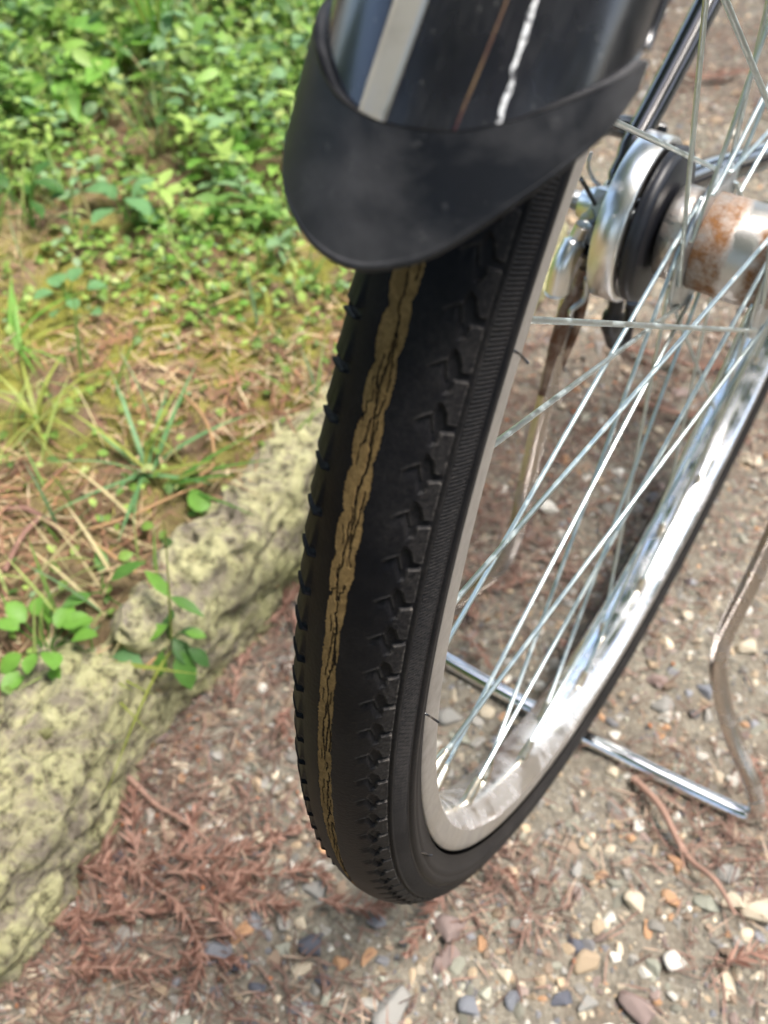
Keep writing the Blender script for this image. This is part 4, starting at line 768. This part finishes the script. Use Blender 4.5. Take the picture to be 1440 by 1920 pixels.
def tuft(x, y, z, label, n, L, W, mat, seed=0, lean=(.2,1.0), droop=(.2,.9), yaws=None, name='grass_tuft'):
    r2 = np.random.default_rng(seed); z = z if z is not None else float(bank_z(np.array(x), np.array(y))); root = empty(name, (x, y, z)); tag(root, label, 'grass tuft')
    for i in range(n):
        ya = yaws[i % len(yaws)]+r2.normal(0, .12) if yaws else r2.uniform(0, 6.28)
        V, F, _ = blades(np.array([(r2.normal(0, .003), r2.normal(0, .003), 0)]), np.array([ya]), np.array([L*r2.uniform(.65, 1.1)]), np.array([W*r2.uniform(.7, 1.2)]), np.array([r2.uniform(*lean)]), np.array([r2.uniform(*droop)]), 10)
        obj('blade', make_mesh('blade', V, F, M[mat if i % 6 else 'leaf_yellow']), root)
    return root
cr_ = empty('seedling', (-0.2361, -0.2010, .072)); tag(cr_, 'green seedling growing from the gap between the two big kerb stones', 'seedling'); cr_.scale = (.85, .85, .9)
for i, (dx, dy, dz, ya, pi_, L_, k_, m_) in enumerate([(.000,.004,.022,4.3,-.2,.022,'oval','leaf_bright'),(.010,.004,.020,.6,-.3,.020,'oval','leaf_dark'),(.014,-.004,.010,-.6,-.7,.032,'oval','leaf_mid'),(-.012,-.004,.012,3.4,-.3,.020,'heart','leaf_dark'),(-.004,-.008,.004,3.9,-.5,.018,'round','leaf_dark'),(.006,.000,.014,-.3,-.5,.026,'oval','leaf_dark'),(.016,.004,.024,.5,-.2,.017,'oval','leaf_bright'),(.002,-.010,.006,-1.2,-.8,.020,'oval','leaf_mid'),(.020,.000,.012,.1,-.6,.022,'oval','leaf_dark'),(.002,-.006,.000,-1.9,-1.1,.026,'lance','leaf_yellow'),(-.006,.006,.016,2.2,0,.018,'heart','leaf_dark')]):
    b = (dx, dy, dz); tube('stem', [(0,0,-.012), (dx*.4,dy*.4,dz*.5), b], .0006, M['leaf_mid'], cr_, 5); sep_leaf(cr_, b, ya, pi_, L_, k_, M and m_, 1.)
tube('stem', [(0,0,-.01), (.001,.01,.045), (-.001,.02,.080), (-.004,.028,.112)], [.0009,.0008,.0006,.0004], M['leaf_yellow'], cr_, 5)
sep_leaf(cr_, (.001,.012,.046), 2.9, .15, .034, 'lance', 'leaf_bright', 1.1); sep_leaf(cr_, (.001,.012,.047), .1, -.15, .030, 'lance', 'leaf_mid', 1.1)
for i, (dx, ya) in enumerate(((.004,-1.3),(-.004,-1.8),(0,-1.6))):
    V, F, _ = blades(np.array([(dx,-.004,.0)]), np.array([ya]), np.array([.075]), np.array([.0028]), np.array([1.2]), np.array([1.15]), 8); obj('blade', make_mesh('blade', V, F, M['leaf_dry' if i else 'leaf_yellow']), cr_)
leafy_plant(-0.2872, -0.2541, None, 'broad leaved plant at the left edge behind the pale kerb stone', 15, 0.0165, 'round', 'leaf_bright', spread=0.03, height=0.03, seed=3, width=0.85)
leafy_plant(-0.2713, -0.2889, None, 'small round leaved plant lower down at the left edge', 8, 0.015, 'round', 'leaf_bright', spread=0.016, height=0.018, seed=4)
leafy_plant(-0.2734, -0.2335, None, 'pair of bluish green leaves right of the broad leaved plant', 3, 0.026, 'oval', 'leaf_blue', spread=0.018, height=0.02, seed=5, width=1.3)
leafy_plant(-0.2773, -0.1141, None, 'single bright heart shaped leaf on the moss above the long kerb stone', 2, 0.022, 'heart', 'leaf_bright', spread=0.007, height=0.012, seed=6, pitch=0.0)
leafy_plant(-0.2653, -0.1435, None, 'small pale green seedling in moss just behind the long kerb stone', 3, 0.015, 'round', 'leaf_bright', spread=0.008, height=0.01, seed=7, pitch=0.0)
leafy_plant(-0.2915, -0.2002, None, 'drooping dark leaves behind the small brown stone', 4, 0.028, 'lance', 'leaf_mid', spread=0.02, height=0.015, seed=8, width=1.6)
leafy_plant(-0.5636, 0.1236, None, 'pale bluish rosette of oval leaves in the middle of the weeds', 7, 0.032, 'oval', 'leaf_blue', spread=0.02, height=0.035, seed=9, width=1.1)
leafy_plant(-0.7217, 0.2956, None, 'weed with one long upright light green leaf in the upper left', 5, 0.06, 'lance', 'leaf_bright', spread=0.018, height=0.07, seed=10, width=1.7)
leafy_plant(-0.7315, 0.2207, None, 'cluster of pointed bright leaves at the upper left', 7, 0.045, 'heart', 'leaf_bright', spread=0.035, height=0.06, seed=11, width=0.7, pitch=-0.2)
leafy_plant(-0.9781, 0.3704, None, 'bright yellow green leaves in the top left corner', 7, 0.055, 'oval', 'leaf_yellow', spread=0.04, height=0.1, seed=12)
leafy_plant(-0.8333, 0.3895, None, 'weed with rounded light leaves below the top edge on the left', 8, 0.042, 'heart', 'leaf_bright', spread=0.045, height=0.085, seed=13, width=0.8)
leafy_plant(-0.6944, 0.4914, None, 'broad upright leaves beside the mudguard at the top', 6, 0.08, 'lance', 'leaf_bright', spread=0.025, height=0.07, seed=14, width=1.8, pitch=0.7)
leafy_plant(-0.4909, 0.1328, None, 'bright clover like clump left of the rubber flap', 12, 0.016, 'round', 'leaf_bright', spread=0.04, height=0.025, seed=15)
leafy_plant(-0.5300, 0.2275, None, 'yellowish leafy weed just left of the rubber flap', 9, 0.022, 'oval', 'leaf_bright', spread=0.035, height=0.035, seed=16)
leafy_plant(-0.6280, 0.0679, None, 'dark green weed at the left edge among dry stems', 9, 0.026, 'oval', 'leaf_dark', spread=0.035, height=0.05, seed=17)
leafy_plant(-0.4135, 0.0687, None, 'tiny pale seedlings on the moss left of the tyre top', 8, 0.01, 'round', 'leaf_bright', spread=0.03, height=0.01, seed=18)
leafy_plant(-0.5172, 0.0039, None, 'small round leaved weed above the yellowish tuft', 8, 0.016, 'round', 'leaf_blue', spread=0.03, height=0.02, seed=19)
tuft(-0.3389, -0.1040, None, 'blue green grass tuft with long arching blades on the bank', 15, 0.08, 0.0038, 'leaf_blue', seed=1, lean=(0.5, 1.3), droop=(0.1, 0.5))
tuft(-0.3204, -0.1049, None, 'smaller grass tuft leaning right towards the moss', 8, 0.07, 0.0034, 'leaf_mid', seed=2, lean=(0.7, 1.3), droop=(0.1, 0.4), yaws=[0.4, 0.9, 0.0])
tuft(-0.4379, -0.1099, None, 'yellow green grass tuft at the left edge of the bank', 14, 0.07, 0.0036, 'leaf_yellow', seed=3, lean=(0.3, 1.1))
tuft(-0.5131, -0.0604, None, 'upright light grass tuft above the yellow green one', 9, 0.065, 0.0036, 'leaf_bright', seed=4)
tuft(-0.7137, 0.3518, None, 'tall bright grass tuft near the top edge', 20, 0.17, 0.0052, 'leaf_bright', seed=5, lean=(0.0, 0.45), droop=(0.0, 0.4))
tuft(-0.8572, 0.3097, None, 'coarse grass tuft near the top left corner', 12, 0.14, 0.006, 'leaf_blue', seed=6, lean=(0.1, 0.6), droop=(0.1, 0.6))
tuft(-0.6181, 0.4723, None, 'soft grass tuft close behind the mudguard', 18, 0.1, 0.0032, 'leaf_bright', seed=7, lean=(0.1, 0.8))
tuft(-0.6216, 0.3502, None, 'yellowish grass tuft between the weeds and the mudguard', 14, 0.09, 0.0032, 'leaf_yellow', seed=8)
tuft(-0.3936, 0.1168, None, 'single yellow blades standing in moss by the flap tip', 4, 0.045, 0.0028, 'leaf_yellow', seed=9, lean=(0.3, 0.9))
tuft(-0.2775, -0.2432, None, 'long straw coloured blades stretching over the pale kerb stone', 5, 0.085, 0.003, 'leaf_yellow', seed=10, lean=(1.2, 1.5), droop=(0.0, 0.1), yaws=[0.1, 0.25, -0.1])

def dry_stem(pts, rad, mat, label):
    P = [(x, y, float(bank_z(np.array(x), np.array(y)))+z) for x, y, z in pts]; root = tube('dry_stem', P, rad, M[mat], None, 7, smooth=8); tag(root, label, 'dry stem'); return root
dry_stem([(-0.3795, -0.0376,.012),(-0.3501, -0.0407,.018),(-0.3177, -0.0547,.018),(-0.2973, -0.0746,.012),(-0.3002, -0.0878,.008)], .0012, 'leaf_dry', 'curled orange brown stem arching beside the blue green grass tuft')
dry_stem([(-0.3284, -0.1694,.008),(-0.3153, -0.1439,.010),(-0.3021, -0.1088,.009),(-0.2849, -0.0826,.006)], .0011, 'leaf_dry', 'long pale dry stem lying below the grass tufts')
dry_stem([(-0.3248, -0.1756,.007),(-0.3028, -0.1782,.010),(-0.2824, -0.1772,.008)], .0013, 'leaf_dry', 'short orange dry stem pointing at the small brown stone')
dry_stem([(-0.3922, -0.1895,.006),(-0.3747, -0.1814,.010),(-0.3453, -0.1801,.008)], .0022, 'cedar', 'thick reddish twig at the left edge of the bank')
dry_stem([(-0.3528, -0.2260,.008),(-0.3580, -0.2022,.012),(-0.3650, -0.1782,.008)], .0018, 'cedar', 'reddish twig slanting up at the left edge below the thick one')
dry_stem([(-0.9441, 0.3217,.03),(-0.9724, 0.3650,.05),(-0.9145, 0.3231,.05),(-0.8575, 0.3017,.03)], .0020, 'leaf_dry', 'bent tan stem in the top left corner')
dry_stem([(-0.2713, -0.2932,.012),(-0.2661, -0.2636,.02),(-0.2336, -0.2563,.014),(-0.2044, -0.2464,.004)], .0009, 'leaf_dry', 'thin straw hanging over the pale kerb stone')

# trees standing round the path, behind and beside the camera
def tree_mesh(seed, hgt, rad, nleaf=5200):
    r2 = np.random.default_rng(seed); nc = 46; cc = r2.normal(size=(nc,3)); cc /= np.linalg.norm(cc, axis=1)[:,None]; cc *= r2.uniform(.35, 1, (nc,1))*np.array([rad, rad, hgt*.36]); cc[:,2] += hgt*.62
    k = r2.integers(0, nc, nleaf); pos = cc[k]+r2.normal(0, rad*.17, (nleaf,3))
    V, F, nv = leaves_np(pos, r2.uniform(0, 6.28, nleaf), r2.normal(0, .7, nleaf), r2.normal(0, .7, nleaf), r2.uniform(.10, .22, nleaf), 'oval')
    col = np.array([(.07,.13,.03),(.10,.17,.04),(.045,.09,.025)])[r2.integers(0, 3, nleaf)]*r2.uniform(.7, 1.2, (nleaf,1))
    me = make_mesh('crown', V, F, M['leaf'], cols=np.repeat(col, nv, 0))
    tr = tube_vf(smooth_path([(0,0,-.1), (.05,.03,hgt*.3), (-.04,.05,hgt*.6), (.02,0,hgt*.9)], 5), np.linspace(.15, .03, 16), 10)
    parts = [tr]+[tube_vf([(0,0,hgt*r2.uniform(.35,.6)), tuple(c_*.55+np.array([0,0,hgt*.27])), tuple(c_)], [.05,.03,.012], 6) for c_ in cc[:16]]
    return me, make_mesh('trunk', *merge(parts), M['bark'])
tm = [tree_mesh(1, 7.5, 2.3, 6500), tree_mesh(2, 6.5, 2.1, 6500)]
for i, (x, y, s, v, rz, lab) in enumerate([(-.5,-3.4,1.05,0,.3,'leafy tree behind the camera, straight behind the wheel'), (2.2,-3.0,.95,1,1.9,'leafy tree behind the camera on the path side'), (-3.0,-2.2,1.1,0,4.0,'leafy tree on the bank behind the camera'), (-3.6,.9,1.0,1,2.2,'leafy tree on the bank left of the wheel'), (3.9,-.6,.95,0,5.1,'leafy tree beyond the path right of the wheel'), (2.6,4.2,1.1,1,.9,'leafy tree far along the path on the right'), (-2.6,4.4,1.2,0,3.1,'leafy tree far along the bank on the left'), (-1.0,-6.5,1.3,1,3.6,'tallest leafy tree in the second row behind the camera'), (6.5,-2.5,1.2,1,4.6,'leafy tree of the second row beyond the path'), (.6,7.5,1.2,1,1.4,'leafy tree straight ahead at the end of the path')]):
    root = empty('tree', (x, y, 0)); root.scale = (s, s, s); root.rotation_euler.z = rz; tag(root, lab, 'tree', 'trees round the path')
    obj('crown', tm[v][0], root); obj('trunk', tm[v][1], root)

def shrub(x, y, rad, hgt, seed, lab, n=5000):
    r2 = np.random.default_rng(seed); root = empty('shrub', (x, y, 0)); tag(root, lab, 'shrub'); d = r2.normal(size=(n,3)); d /= np.linalg.norm(d, axis=1)[:,None]
    pos = d*r2.uniform(.5, 1, (n,1))*np.array([rad, rad, hgt*.5])+np.array([0,0,hgt*.5]); pos += .10*np.sin(pos*9)
    V, F, nv = leaves_np(pos, r2.uniform(0, 6.28, n), r2.normal(0, .6, n), r2.normal(0, .6, n), r2.uniform(.05, .11, n), 'small')
    col = np.array([(.11,.22,.04),(.17,.30,.05),(.07,.14,.03)])[r2.integers(0, 3, n)]*r2.uniform(.7, 1.2, (n,1))
    obj('foliage', make_mesh('foliage', V, F, M['leaf'], cols=np.repeat(col, nv, 0)), root)
    obj('stem', make_mesh('stem', *merge([tube_vf([(0,0,-.05), (.2*math.cos(a), .2*math.sin(a), hgt*.35), (rad*.5*math.cos(a), rad*.5*math.sin(a), hgt*.7)], [.02,.015,.006], 6) for a in (0.3, 1.6, 2.9, 4.2, 5.4)]), M['bark']), root)
for a in ((2.1,-.6,.65,1.3,1,'leafy shrub beyond the path right of the wheel'), (1.9,.9,.6,1.1,2,'lower leafy shrub beyond the path ahead on the right'), (-2.2,-.8,.6,1.2,3,'leafy shrub on the bank left behind the weeds'), (1.1,-2.0,.6,1.4,4,'leafy shrub beside the path behind the camera'), (-.9,-1.9,.5,1.2,5,'leafy shrub on the bank behind the camera')): shrub(*a)
